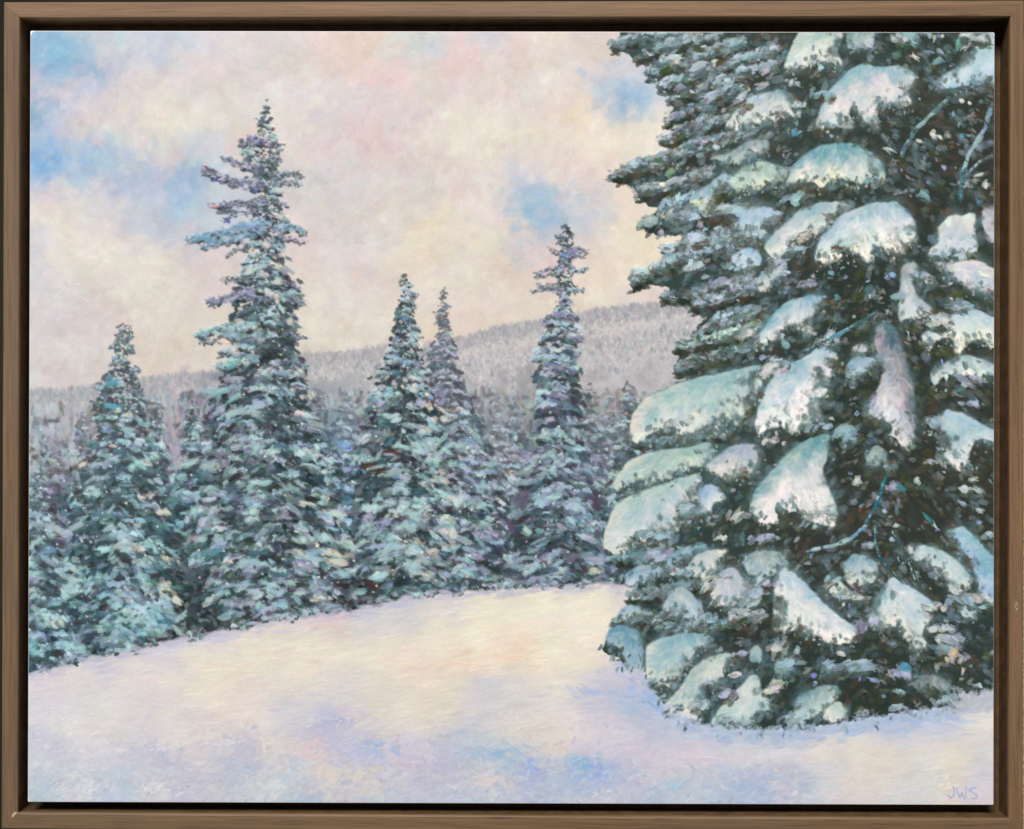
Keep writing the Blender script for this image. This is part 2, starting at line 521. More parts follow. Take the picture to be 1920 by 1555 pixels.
SNOW = """60 1290 215 210 215 100 1270 212 205 212 200 1240 205 200 212 300 1215 208 204 215 420 1190 208 205 220 500 1175 205 200 212 560 1165 212 200 205
620 1158 222 196 194 680 1155 208 205 210 760 1140 205 202 205 850 1120 212 208 205 950 1110 218 212 205 1050 1105 220 214 204 1150 1100 210 205 205
150 1270 220 214 212 260 1250 222 214 208 350 1240 226 217 205 450 1215 229 219 202 520 1195 222 214 198 600 1195 226 219 200 700 1180 227 219 200
800 1165 227 219 198 900 1145 233 225 200 970 1125 237 229 203 1050 1120 241 233 204 1130 1120 241 231 204 1100 1150 241 233 210 80 1330 212 210 216
150 1320 212 212 212 230 1310 218 212 212 330 1300 222 212 208 430 1270 229 219 199 400 1250 229 221 199 500 1240 231 221 201 600 1230 233 223 203
700 1220 233 223 203 800 1210 233 223 203 900 1190 237 229 204 1000 1180 239 231 209 1100 1180 241 231 211 1140 1200 232 222 210 780 1245 235 212 199
850 1250 235 214 191 930 1230 237 220 199 960 1240 239 214 188 980 1240 239 210 187 1000 1245 237 223 194 1060 1210 237 227 207 1080 1240 233 221 199
100 1360 222 218 212 180 1360 220 214 212 300 1340 216 206 208 380 1350 218 208 204 460 1300 228 212 205 520 1280 228 216 206 620 1270 228 218 202
720 1260 228 218 200 650 1290 212 206 208 700 1285 220 212 202 800 1290 226 214 196 760 1300 222 214 200 850 1300 222 212 196 70 1390 199 200 221
140 1400 208 206 216 240 1400 214 210 212 330 1380 218 214 214 420 1360 216 206 202 500 1330 222 212 206 560 1340 204 202 214 600 1330 218 210 200
640 1350 174 180 215 600 1350 188 191 214 680 1340 206 200 206 740 1340 220 212 204 820 1340 224 216 202 900 1320 208 204 208 950 1300 205 205 208
980 1270 212 210 208 980 1310 214 208 206 1020 1300 212 208 208 60 1430 205 212 220 100 1440 195 205 220 170 1430 206 204 214 250 1425 188 190 212
300 1430 190 188 212 380 1420 212 204 206 430 1410 188 192 214 480 1400 190 190 212 540 1390 213 207 195 590 1395 217 193 193 560 1400 205 200 205
660 1380 188 188 214 720 1400 158 181 219 700 1390 182 182 215 770 1390 200 195 215 800 1410 200 190 208 830 1390 182 186 212 870 1400 182 188 215
900 1380 205 204 212 930 1350 210 206 208 960 1370 222 214 200 1000 1340 222 212 202 900 1400 160 188 212 950 1410 136 176 212 980 1420 154 182 216
60 1490 174 198 215 110 1485 200 205 215 160 1480 215 215 215 190 1480 178 194 220 230 1465 178 199 220 270 1460 206 206 204 300 1450 188 190 212
360 1465 188 186 212 400 1450 206 201 201 440 1455 172 189 211 470 1475 205 210 212 510 1470 205 210 208 560 1430 178 200 226 620 1450 217 207 193
700 1440 214 205 194 560 1460 205 204 206 580 1485 160 182 216 540 1500 154 179 216 640 1490 200 200 205 680 1470 188 185 208 720 1465 213 207 197
740 1495 172 194 218 790 1480 190 190 212 760 1450 205 202 210 840 1440 188 184 210 850 1480 182 189 213 920 1460 214 203 200 960 1460 212 203 198
910 1490 177 199 218 960 1490 177 194 221 1000 1440 141 168 226 1010 1460 194 188 215 1050 1440 190 195 205 1030 1490 166 188 216 1080 1430 121 176 217
1110 1435 134 162 228 1160 1440 166 188 219 1100 1460 189 195 208 1100 1490 205 205 210 1160 1470 195 188 210 1200 1450 200 190 210 1200 1490 166 188 219
1260 1450 206 200 205 1260 1480 150 188 219 1320 1480 172 191 216 1380 1470 160 182 216 1280 1500 200 205 208 1080 1300 205 202 210 1130 1300 177 190 221
1180 1300 148 181 223 1220 1310 131 171 222 1200 1320 184 190 206 1110 1280 200 197 212 1160 1270 205 199 212 1190 1260 205 197 212 1050 1280 226 217 203
1030 1320 220 212 205 1030 1370 223 210 197 1000 1390 214 208 206 1100 1340 214 205 210 1150 1360 205 202 215 1100 1380 206 199 212 1200 1370 190 197 220
1260 1380 186 199 222 1340 1390 190 204 222 1180 1400 205 193 210 1250 1410 202 193 212 1300 1420 213 201 212 1380 1430 223 210 212 1400 1400 194 208 222
1450 1375 172 199 229 1530 1368 172 199 226 1600 1362 160 193 232 1680 1355 160 188 226 1760 1345 172 191 226 1830 1320 195 198 210 1850 1300 188 191 205
1500 1390 189 201 225 1600 1385 194 204 225 1700 1375 188 197 226 1780 1365 205 206 222 1850 1360 230 224 212 1450 1420 221 212 214 1530 1410 229 219 207
1600 1410 227 219 205 1700 1400 223 215 206 1800 1390 223 217 208 1850 1410 214 214 214 1450 1460 188 188 212 1420 1480 160 182 222 1500 1480 172 191 216
1470 1480 200 194 210 1560 1450 210 208 205 1620 1450 226 216 204 1700 1440 221 215 204 1780 1430 228 219 203 1600 1490 223 212 203 1550 1490 205 206 210
1700 1490 208 208 212 1760 1470 222 213 198 1840 1470 206 204 214 1830 1500 215 204 210 1740 1455 207 212 210"""
FOREST = """70 770 165 178 188 100 790 170 170 178 130 880 122 122 142 60 900 150 175 178 80 960 115 140 152 70 1050 110 140 155 80 1150 100 130 140 90 1220 78 104 114
150 780 182 172 178 180 820 150 150 165 290 790 98 124 134 325 790 182 166 176 330 850 172 166 184 265 800 174 160 166 300 900 130 130 150 320 980 90 100 110
350 1050 82 98 104 330 1150 72 88 90 360 800 88 110 122 620 760 118 145 155 640 820 88 115 138 650 930 82 104 114 660 1040 76 86 95 690 740 174 166 170
660 700 176 178 182 600 720 166 160 165 880 760 150 150 160 880 850 112 124 135 900 950 118 134 145 930 900 102 124 130 960 760 150 150 152 950 1000 98 88 108
900 1060 92 104 112 980 850 112 124 132 1110 780 128 140 148 1140 850 122 140 148 1120 920 102 114 122 1150 980 76 76 90 1100 1050 82 96 101 1160 1060 66 80 82
1130 740 172 166 168 700 1080 74 84 88 500 1100 74 86 88 430 1150 70 84 86"""

# ------------------------------------------------------------ sky
IDS = {}


def new_id(name):
    IDS[name] = len(IDS) + 1
    return IDS[name]


ID_SKY = new_id('painted_sky')
SKYF = field(SKY, 15)
blue = sstep(-4, 30, SKYF[..., 2:3] - SKYF[..., 0:1])
SKYF = SKYF + (np.array((211, 203, 204), np.float32) - SKYF) * (0.30 - 0.11 * blue) + np.array((-7, -5, -3), np.float32) - 2 * blue + fbm(24, 5)[..., None] * np.array((11, 13, 16), np.float32) + fbm(9, 3)[..., None] * np.array((8, 8, 6), np.float32)
COL[:] = SKYF
IDM[:] = ID_SKY
for k in range(9000):
    x = rng.uniform(45, 1420); y = rng.uniform(50, 770)
    c = pick(SKYF, x + rng.normal(0, 26), y + rng.normal(0, 20))
    c = c + rng.normal(0, 3.6, 3) + rng.normal(0, 3.0)
    a = 0.5 * math.sin(x * 0.011 + 1.3) + 0.7 * math.cos(y * 0.013) - 0.5 + rng.normal(0, 0.5)
    w = rng.uniform(5, 13)
    put('soft' if rng.random() < 0.45 else 'dry', x, y, w * rng.uniform(1.2, 2.2), w, a, c, rng.uniform(0.18, 0.5), 0.14)
for k in range(5000):                       # fine scratchy bristle marks of the scumbling
    x = rng.uniform(45, 1420); y = rng.uniform(50, 770)
    c = pick(COL, x, y) + rng.normal(1.5, 6.0)
    a = 0.5 * math.sin(x * 0.011 + 1.3) + 0.7 * math.cos(y * 0.013) - 0.5 + rng.normal(0, 0.6)
    put('dry', x, y, rng.uniform(5, 14), rng.uniform(1.0, 2.4), a, c, rng.uniform(0.25, 0.6), 0.2)
for k in range(260):                        # specks
    x = rng.uniform(60, 1300); y = rng.uniform(60, 720)
    put('dot', x, y, 1.2, 1.0, rng.uniform(0, 3), pick(COL, x, y) - rng.uniform(10, 35), 0.6, 0.0)

# ------------------------------------------------------------ far hillside
ID_HILL = new_id('painted_hillside')
HX = [40, 140, 200, 270, 330, 420, 500, 570, 650, 720, 800, 870, 940, 1000, 1050, 1095, 1200, 1300, 1420]
HY = [736, 731, 722, 712, 704, 700, 684, 668, 660, 652, 645, 634, 612, 604, 596, 583, 571, 563, 560]
SX = [40, 95, 150, 215, 300, 400, 450, 500, 600, 660, 740, 850, 960, 1100, 1165, 1400, 1900]
SYY = [1270, 1258, 1241, 1228, 1208, 1190, 1181, 1168, 1152, 1148, 1126, 1111, 1103, 1096, 1096, 1110, 1110]
hill_top = np.interp(PX, HX, HY).astype(np.float32)
hm = sstep(-7, 8, PY - hill_top + 10 * noise(3) + 5 * noise(8))
hillc = np.array([186, 183, 187], np.float32) + 8 * fbm(40)[..., None]
COL[:] = COL * (1 - hm[..., None]) + hillc * hm[..., None]
IDM[hm > 0.5] = ID_HILL
for k in range(7000):
    x = rng.uniform(45, 1360); yt = np.interp(x, HX, HY)
    y = yt + abs(rng.normal(0, 1)) ** 1.2 * 70 - 2
    if y > 900:
        continue
    d = y - yt
    u = rng.random()
    if d < 26:
        c = (160, 159, 164) if u < 0.55 else (180, 175, 175) if u < 0.85 else (148, 151, 158)
    elif u < 0.32:
        c = (202, 198, 198)
    elif u < 0.6:
        c = (176, 172, 176)
    elif u < 0.85:
        c = (154, 160, 163)
    elif u < 0.93:
        c = (205, 186, 182)
    else:
        c = (128, 142, 144)
    if x < 320 and u > 0.3:
        c = np.array(c) * 0.5 + np.array((150, 164, 176)) * 0.5
    put('dab', x, y, rng.uniform(3, 9), rng.uniform(1.4, 3.6), math.pi / 2 + rng.normal(0, 0.3), jit(c, 8), rng.uniform(0.3, 0.7), 0.25, ID_HILL if d > 5 else 0)
for k in range(110):                        # the pale cut across the slope
    t = rng.random(); x = 872 + t * 440; y = 664 - t * 74 + rng.normal(0, 4)
    put('dry', x, y, rng.uniform(10, 26), rng.uniform(2, 4), -0.17 + rng.normal(0, 0.05), jit((200, 194, 192), 6), 0.4, 0.3)

# ------------------------------------------------------------ forest mass
ID_WOOD = new_id('painted_forest')
FORF = field(FOREST, 34)
FORF = FORF * (1 - 0.10 * sstep(820, 960, PY))[..., None]
wt = np.interp(PX, [40, 120, 200, 300, 400, 560, 640, 720, 850, 900, 1000, 1060, 1150, 1250], [860, 850, 820, 790, 750, 722, 728, 722, 735, 745, 730, 722, 750, 740])
wm = sstep(-60, 60, PY - wt + 120 * fbm(22, 3))
COL[:] = COL * (1 - wm[..., None]) + FORF * wm[..., None]
snow_top = np.interp(PX, SX, SYY)
IDM[(wm > 0.5) & (PY < snow_top)] = ID_WOOD
for k in range(9500):
    x = rng.uniform(45, 1340); y = rng.uniform(735, 1270)
    if y > np.interp(x, SX, SYY) or y < np.interp(x, [40, 200, 560, 1250], [770, 760, 715, 730]):
        continue
    c = pick(FORF, x + rng.normal(0, 10), y + rng.normal(0, 12))
    deep = min(1.0, max(0.0, (y - 830) / 160))
    u = rng.random()
    if u < 0.36:
        c = c * (0.72 - 0.12 * deep)
    elif u < 0.72:
        c = jit(c, 8)
    elif u < 0.94:
        c = c * 0.5 + np.array((176, 200, 204)) * 0.5
    else:
        c = c * 0.5 + np.array([(190, 180, 215), (110, 185, 195), (208, 186, 182), (112, 86, 92)][int(rng.integers(0, 4))]) * 0.5
    if deep < 0.3 and rng.random() < 0.6:
        an = math.pi / 2 + rng.normal(0, 0.25); L = rng.uniform(8, 18)
    else:
        an = rng.normal(-0.25, 0.7); L = rng.uniform(5, 13)
    put('dab', x, y, L, rng.uniform(2.4, 5.5), an, jit(c, 7), rng.uniform(0.5, 0.95), 0.5, ID_WOOD)

DARK = [(48, 62, 66), (58, 76, 82), (42, 54, 52), (68, 76, 88), (58, 54, 56), (74, 94, 104)]
MID = [(92, 116, 122), (106, 132, 136), (86, 106, 118), (112, 124, 140), (98, 124, 122), (80, 116, 126)]
LITE = [(162, 196, 204), (176, 208, 212), (154, 188, 204), (194, 210, 216), (168, 196, 194), (168, 184, 206)]
LILAC = [(144, 150, 170), (172, 176, 194), (126, 132, 152)]


def mixp(p, q, t):
    c = p[int(rng.integers(0, len(p)))]
    if q is not None and rng.random() < t:
        c = q[int(rng.integers(0, len(q)))]
    return np.array(c, np.float32)


def cluster(x, y, dr, sc, cols, shade, idn, wash=None, wt=0.0, n=8, hg=1.0):
    """one snowy bough tip: shaded needles below, a fan of loaded marks above"""
    an0 = dr * rng.uniform(0.15, 0.85)
    ex = math.cos(an0) * dr if dr else 1.0
    R = rng.uniform(9, 17) * sc

    def fin(c):
        c = jit(c, 8)
        return c if wash is None else c * (1 - wt) + wash * wt
    for _ in range(max(2, int(n * 0.7))):
        put('dab', x + rng.uniform(-1, 1) * R, y + rng.uniform(0.15, 1.0) * R * 0.8, rng.uniform(5, 10) * sc, rng.uniform(2, 4.2) * sc, an0 + rng.normal(0, 0.5), fin(shade), 0.7, 0.4, idn)
    base = cols[int(rng.integers(0, len(cols)))]
    for _ in range(n):
        u = rng.uniform(-1, 1); v = rng.uniform(-0.55, 0.2)
        an = an0 + u * 0.25 + rng.normal(0, 0.32)
        big = rng.random() < 0.18
        c = np.asarray(base, np.float32)
        if rng.random() < 0.3:
            c = c * 0.72
        put('dry' if rng.random() < 0.4 else 'dab', x + u * R, y + v * R * 0.7 + abs(u) * 2, rng.uniform(4.5, 10) * sc * (1.6 if big else 1), rng.uniform(2.0, 4.0) * sc * (1.4 if big else 1), an, fin(c), rng.uniform(0.5, 0.95), hg, idn)


def tree(name, sil, tint=(0, 0, 0), warm=0.05, lilac=0.1, sparse=0.0, fade=0.0, dens=1.0, rows=27.0, lite=1.0):
    """a fir inside a silhouette (y, xl, xr): dark mass first, then boughs from the tip downwards"""
    idn = new_id(name)
    ys = [q[0] for q in sil]; xl = [q[1] for q in sil]; xr = [q[2] for q in sil]
    y0, y1 = ys[0], ys[-1]
    area = sum((ys[i + 1] - ys[i]) * (xr[i] - xl[i] + xr[i + 1] - xl[i + 1]) / 2 for i in range(len(ys) - 1))
    tint = np.array(tint, np.float32)
    air = np.array((172, 168, 175), np.float32)
    ysp = y0 + sparse * 0.60 * (y1 - y0)          # above this the crown is open and sky shows through

    def at(y):
        a = float(np.interp(y, ys, xl)); b = float(np.interp(y, ys, xr))
        return a, b

    def axis(y):
        f = (y - y0) / (y1 - y0)
        a, b = at(y); top = (xl[0] + xr[0]) / 2; bot = (xl[-1] + xr[-1]) / 2
        return (top + (bot - top) * f) * 0.7 + 0.3 * (a + b) / 2
    for _ in range(int(area / 30 * dens)):        # dark mass
        y = rng.uniform(y0, y1); a, b = at(y); c = axis(y); f = (y - y0) / (y1 - y0)
        if rng.random() > (b - a) / max(xr[k] - xl[k] for k in range(len(xl))):
            continue
        e = rng.uniform(-1, 1)
        if y < ysp:
            hw = 4 + 0.5 * (b - a) / 2
            x = c + e * hw
        else:
            x = (a + b) / 2 + e * (b - a) / 2 * 0.93
        sc = 0.45 + 0.55 * min(1, f * 2.2)
        wt = fade * max(0.0, 1 - f * 1.3)
        col = jit(mixp(DARK, LILAC, lilac * 0.3) + tint * 0.6, 7) * (1 - wt) + air * wt
        put('dab', x, y, rng.uniform(6, 12) * sc, rng.uniform(3, 5.5) * sc, (1 if e > 0 else -1) * 0.5 + rng.normal(0, 0.4), col, 0.9, 0.35, idn)
    if ysp > y0:                                  # single boughs reaching out of the open crown
        for i in range(1, len(ys) - 1):
            if ys[i] > ysp:
                break
            for arr, dr in ((xl, -1), (xr, 1)):
                if (arr[i] - arr[i - 1]) * dr >= 0 and (arr[i] - arr[i + 1]) * dr >= 0:
                    c = axis(ys[i]); L = abs(arr[i] - c)
                    droop = rng.uniform(-0.15, 0.45)
                    m = max(2, int(L / 7))
                    for k in range(m):
                        t = (k + rng.uniform(0, 1)) / m
                        x = c + dr * L * t; y = ys[i] - L * droop * (1 - t) + rng.normal(0, 2)
                        f = (y - y0) / (y1 - y0); sc = (0.55 + 0.4 * min(1, f * 2.2)) * (1.15 - 0.4 * t)
                        cluster(x, y, dr, sc, [mixp(LITE, LILAC, lilac) + tint - 14 if rng.random() < 0.55 else mixp(MID, LILAC, lilac) + tint], mixp(DARK, LILAC, lilac * .3) + tint * .6, idn, air, fade * 0.5, 5, 0.9)
    pts = []
    n = int(area / 165 * dens)
    ph = rng.uniform(0, 40)
    while len(pts) < n:
        y = rng.uniform(y0 + 4, y1); a, b = at(y)
        if rng.random() > (b - a) / max(xr[k] - xl[k] for k in range(len(xl))):
            if rng.random() < 0.9:
                continue
        c = axis(y)
        e = rng.uniform(-1, 1)
        if y < ysp:
            x = c + e * abs(e) ** 0.5 * (6 + 0.85 * (b - a) / 2)
        else:
            x = (a + b) / 2 + e * (b - a) / 2 * 0.97
        pts.append((y, x, e))
    pts.sort()
    for y, x, e in pts:
        f = (y - y0) / (y1 - y0); sc = 0.45 + 0.55 * min(1, f * 2.2) + 0.7 * max(0, f - 0.4)
        dr = 1 if e > 0.12 else -1 if e < -0.12 else (1 if rng.random() < 0.5 else -1)
        wt = fade * max(0.0, 1 - f * 1.3)
        g = pick(CLN, x, y)                       # broad light and dark passages
        u = rng.random()
        dark_side = 0.16 * (-e) if warm > 0.12 else 0.0
        if u < 0.29 + 1.0 * g + 0.12 * lite - dark_side * 0.6:
            cols = [mixp(LITE, LILAC, lilac) + tint]
            if rng.random() < warm * (0.2 + 1.2 * max(e, 0)):
                cols = [np.array([(212, 212, 196), (204, 206, 190), (214, 206, 196)][int(rng.integers(0, 3))], np.float32)]
            cluster(x, y, dr, sc, cols, mixp(DARK, None, 0) + tint * .6, idn, air, wt, int(rng.integers(5, 10)))
        elif u < 0.72 + 0.5 * g:
            cluster(x, y, dr, sc, [mixp(MID, LILAC, lilac) + tint], mixp(DARK, LILAC, lilac * .3) + tint * .6, idn, air, wt, 5, 0.6)
        else:
            for _ in range(4):
                put('dab', x + rng.normal(0, 8) * sc, y + rng.normal(0, 5) * sc, rng.uniform(6, 11) * sc, rng.uniform(2.5, 4.5) * sc, dr * 0.4 + rng.normal(0, .4), jit(mixp(DARK, None, 0) + tint * .5, 6) * (1 - wt) + air * wt, 0.85, 0.4, idn)
        if rng.random() < 0.28:
            v = rng.random()
            if v < 0.45 + warm:
                col = (222, 214, 200); xx = x + rng.uniform(0, 14)
            else:
                col = [(88, 166, 182), (126, 124, 200), (112, 70, 66), (196, 206, 214)][int(rng.integers(0, 4))]; xx = x
            put('dot', xx, y + rng.normal(0, 6), rng.uniform(1.4, 3.0), rng.uniform(1.2, 2.2), 0, jit(col, 10), 0.85, 1.0, idn)


CLN = fbm(26, 3)


def cone(ax, ay, bx, by, hw, p=0.85, wob=0.10):
    out = []
    n = 22
    for i in range(n + 1):
        t = i / n
        w = 3 + hw * t ** p
        w *= 1 + wob * (1 if i % 2 else -1) * (0.4 + t * 0.6)
        c = ax + (bx - ax) * t
        out.append((ay + (by - ay) * t, c - w, c + w * (1 + rng.uniform(-.1, .1))))
    return out


tree('slender_fir_in_mist', cone(104, 822, 104, 1010, 26), tint=(18, 8, 22), lilac=0.6, fade=0.7, lite=0.35)
for nm, q in [('hazy_fir_a', (152, 770, 150, 980, 30)), ('hazy_fir_b', (268, 776, 268, 980, 24)), ('hazy_fir_c', (598, 722, 596, 940, 34)), ('hazy_fir_d', (692, 738, 690, 960, 36)), ('hazy_fir_e', (884, 742, 884, 1000, 40)),
              ('hazy_fir_f', (968, 738, 968, 1000, 38)), ('hazy_fir_g', (1142, 738, 1142, 1010, 34)), ('hazy_fir_h', (400, 762, 396, 980, 30))]:
    tree(nm, cone(*q), tint=(2, 4, 12), lilac=0.3, fade=0.55, lite=0.5)
tree('blue_fir_far_behind', cone(648, 728, 648, 1010, 46), tint=(-6, 6, 18), lilac=0.25, fade=0.6)
tree('thin_fir_far_behind', cone(290, 742, 290, 940, 20), tint=(0, 10, 14), fade=0.4, lite=0.5)
tree('dark_thin_fir_far_behind', cone(362, 752, 350, 1000, 34), tint=(-4, 4, 8), fade=0.2, lite=0.5)
tree('fir_with_lilac_haze', cone(934, 752, 930, 1060, 62), tint=(8, 8, 10), lilac=0.3, fade=0.6)
tree('fir_between_trunks', cone(1106, 716, 1108, 1060, 50), tint=(2, 4, 8), lilac=0.35, fade=0.5, lite=0.8)
tree('small_fir_by_great_tree', cone(1178, 708, 1180, 1085, 52), tint=(0, 4, 4), lilac=0.2, fade=0.35)
tree('lilac_fir', [(540, 832, 835), (565, 828, 838), (595, 822, 843), (620, 822, 846), (632, 818, 848), (645, 806, 858), (662, 800, 860), (680, 800, 858),
                   (705, 806, 866), (740, 800, 880), (800, 800, 905), (870, 805, 920), (960, 810, 935), (1050, 820, 945), (1102, 830, 950)],
     tint=(6, 4, 10), lilac=0.3, fade=0.35, rows=24)
tree('left_edge_fir', cone(72, 880, 60, 1262, 105), tint=(-2, 8, 10), lilac=0.12, fade=0.3)
tree('left_fir', [(600, 226, 229), (618, 220, 240), (632, 219, 250), (645, 216, 240), (655, 206, 258), (672, 216, 244), (684, 206, 246), (692, 204, 264), (702, 196, 250),
                  (716, 182, 268), (735, 178, 272), (770, 170, 280), (800, 182, 272), (830, 178, 285), (870, 150, 295), (920, 140, 300), (980, 130, 312), (1040, 130, 325),
                  (1100, 130, 325), (1160, 135, 320), (1215, 160, 290), (1228, 175, 270)], tint=(-2, 8, 8), warm=0.2, lilac=0.12, fade=0.25)
tree('middle_fir', [(506, 762, 764), (518, 758, 766), (536, 748, 776), (552, 752, 778), (570, 748, 772), (590, 740, 782), (606, 738, 778), (625, 736, 784), (640, 728, 788), (660, 726, 790),
                    (690, 718, 800), (720, 706, 808), (760, 694, 822), (800, 690, 836), (850, 676, 840), (900, 664, 852), (960, 660, 856), (1020, 660, 850), (1070, 668, 856), (1100, 690, 850), (1126, 715, 820)],
     warm=0.22, lilac=0.12)
def arms(idn, lines):
    """single boughs that reach out of an open crown, and the sky seen between them"""
    for pts, sc, cols in lines:
        L = sum(math.hypot(c - a, e - b) for (a, b), (c, e) in zip(pts, pts[1:]))
        dr = 1 if pts[-1][0] > pts[0][0] else -1
        for st in range(2):
            m = max(4, int(L / (2.6 if st == 0 else 3.6)))
            for k in range(m):
                t = (k + rng.random()) / m
                x, y, a = along(pts, min(t, 0.999))
                q = sc * (1.1 - 0.35 * t)
                if st == 0:
                    put('dab', x, y + rng.uniform(-5, 9) * q, rng.uniform(5, 11) * q, rng.uniform(2.2, 4.4) * q, a + rng.normal(0, .6), jit(mixp(DARK, LILAC, .25), 7), 0.75, 0.5, idn)
                else:
                    for _ in range(3):
                        put('dry' if rng.random() < .5 else 'dab', x + rng.normal(0, 3), y - rng.uniform(-4, 9) * q, rng.uniform(3.5, 9) * q, rng.uniform(1.5, 3.2) * q, a + rng.normal(0, .5), jit(cols[int(rng.integers(0, len(cols)))], 9), rng.uniform(.5, .9), 1.0, idn)


def along(pts, t):
    d = [0]
    for (a, b), (c, e) in zip(pts, pts[1:]):
        d.append(d[-1] + math.hypot(c - a, e - b))
    q = t * d[-1]
    for i in range(len(pts) - 1):
        if q <= d[i + 1] or i == len(pts) - 2:
            f = (q - d[i]) / (d[i + 1] - d[i])
            (a, b), (c, e) = pts[i], pts[i + 1]
            return a + (c - a) * f, b + (e - b) * f, math.atan2(e - b, c - a)


def gaps(spots):
    for x, y, r in spots:
        c = pick(SKYF, x, y)
        for k in range(5):
            put('dab', x + rng.normal(0, r * .35), y + rng.normal(0, r * .3), r * rng.uniform(.5, .9), r * rng.uniform(.35, .65), rng.normal(0, .6), jit(c, 4), 0.6, 0.4, ID_SKY)


VIO = [(112, 114, 138), (146, 148, 172), (92, 94, 112), (176, 178, 198)]
BLU = [(122, 154, 180), (140, 176, 196), (104, 132, 160), (164, 190, 206)]
MINT = [(146, 186, 188), (168, 202, 200), (116, 152, 156), (186, 206, 204)]
GRY = [(100, 112, 122), (132, 146, 154), (82, 94, 102), (160, 168, 178)]
tree('sparse_topped_fir', [(418, 1060, 1066), (430, 1056, 1070), (440, 1046, 1074), (452, 1048, 1076), (462, 1054, 1074), (476, 1050, 1082), (488, 1050, 1070), (500, 1046, 1074), (515, 1046, 1072), (530, 1048, 1070), (546, 1048, 1072),
                           (560, 1051, 1070), (576, 1050, 1073), (592, 1040, 1078), (604, 1026, 1080), (622, 1018, 1088), (640, 1014, 1084), (665, 1006, 1080), (700, 1010, 1084), (760, 1008, 1092), (810, 1014, 1090), (850, 1006, 1094), (880, 990, 1106),
                           (940, 968, 1128), (1010, 960, 1142), (1060, 958, 1150), (1092, 980, 1130)], tint=(3, 2, 6), lilac=0.26, fade=0.1)
arms(IDS['sparse_topped_fir'], [
    ([(1062, 446), (1050, 442), (1040, 440)], .55, GRY), ([(1062, 456), (1050, 455), (1042, 458)], .5, GRY), ([(1058, 480), (1044, 474), (1032, 464)], .6, GRY), ([(1066, 474), (1085, 468), (1105, 474)], .75, VIO), ([(1066, 482), (1084, 480), (1096, 484)], .6, VIO),
    ([(1056, 500), (1030, 504), (1004, 516)], .7, VIO), ([(1054, 514), (1030, 514), (1010, 522)], .6, GRY), ([(1066, 512), (1086, 508), (1104, 503)], .6, BLU), ([(1056, 540), (1028, 536), (1000, 546)], .7, GRY), ([(1054, 546), (1024, 540), (1006, 530)], .6, VIO),
    ([(1066, 548), (1084, 545), (1098, 542)], .6, BLU), ([(1054, 592), (1034, 590), (1020, 600)], .7, VIO), ([(1064, 594), (1078, 594), (1086, 600)], .6, VIO)])
gaps([(1078, 490, 9), (1034, 492, 9), (1030, 526, 8), (1082, 528, 11), (1040, 566, 9), (1084, 566, 10), (1030, 480, 6)])
tree('tall_fir', [(185, 500, 505), (200, 496, 508), (214, 492, 508), (224, 486, 511), (240, 486, 511), (256, 474, 518), (268, 456, 526), (282, 452, 530), (296, 452, 526), (310, 460, 524), (330, 458, 528), (346, 466, 524), (362, 470, 528),
                  (380, 458, 534), (400, 470, 532), (420, 474, 534), (440, 462, 536), (460, 460, 532), (480, 470, 530), (500, 456, 536), (520, 442, 546), (540, 440, 556), (560, 436, 560), (580, 432, 556), (600, 430, 548), (622, 424, 556),
                  (640, 430, 558), (660, 424, 556), (690, 424, 570), (722, 412, 576), (745, 392, 584), (770, 388, 592), (800, 396, 602), (850, 392, 614), (900, 376, 632),
                  (960, 362, 646), (1020, 352, 656), (1080, 356, 664), (1120, 372, 664), (1150, 400, 640), (1168, 430, 560)], warm=0.17, lilac=0.14, fade=0.05)
arms(IDS['tall_fir'], [
    ([(498, 226), (488, 224), (480, 220)], .5, VIO), ([(500, 268), (470, 262), (448, 272)], 1.1, VIO), ([(506, 272), (522, 274), (534, 270)], .6, VIO), ([(508, 290), (524, 296), (532, 304)], .6, VIO),
    ([(494, 318), (456, 312), (416, 296)], .98, VIO), ([(496, 352), (440, 342), (400, 330), (378, 318)], 1.12, VIO), ([(510, 330), (545, 326), (568, 330)], .95, GRY), ([(512, 342), (545, 342), (564, 348)], .7, GRY),
    ([(498, 380), (450, 384), (392, 386)], .95, VIO), ([(490, 396), (440, 402), (420, 414)], .7, VIO), ([(500, 418), (440, 432), (390, 446), (352, 450)], 1.2, BLU), ([(490, 440), (420, 454), (378, 466)], 1.0, BLU), ([(470, 462), (440, 470), (424, 484)], .6, GRY),
    ([(516, 430), (552, 428), (576, 438)], .95, BLU), ([(516, 446), (550, 450), (572, 456)], .7, VIO), ([(480, 552), (440, 556), (390, 570)], 1.1, VIO), ([(470, 530), (440, 524), (420, 526)], .8, GRY), ([(530, 535), (552, 536), (564, 546)], .7, VIO), ([(536, 560), (556, 566), (572, 572)], .7, GRY),
    ([(470, 616), (420, 618), (366, 632)], 1.15, MINT), ([(440, 634), (400, 642), (372, 642)], .7, GRY), ([(540, 628), (560, 630), (578, 636)], .6, VIO), ([(480, 676), (440, 682), (404, 690)], 1.05, MINT), ([(540, 680), (560, 684), (576, 692)], .7, GRY)])
gaps([(462, 350, 7), (470, 366, 9), (460, 372, 8), (524, 354, 9), (452, 404, 8), (470, 408, 7), (526, 402, 7), (462, 452, 9), (500, 460, 8), (474, 478, 9), (532, 476, 8), (466, 508, 7), (494, 518, 8), (520, 528, 8), (498, 548, 8), (452, 580, 7),
      (520, 566, 7), (424, 644, 10), (446, 604, 7), (546, 604, 9), (452, 300, 6), (536, 312, 8), (440, 658, 8)])

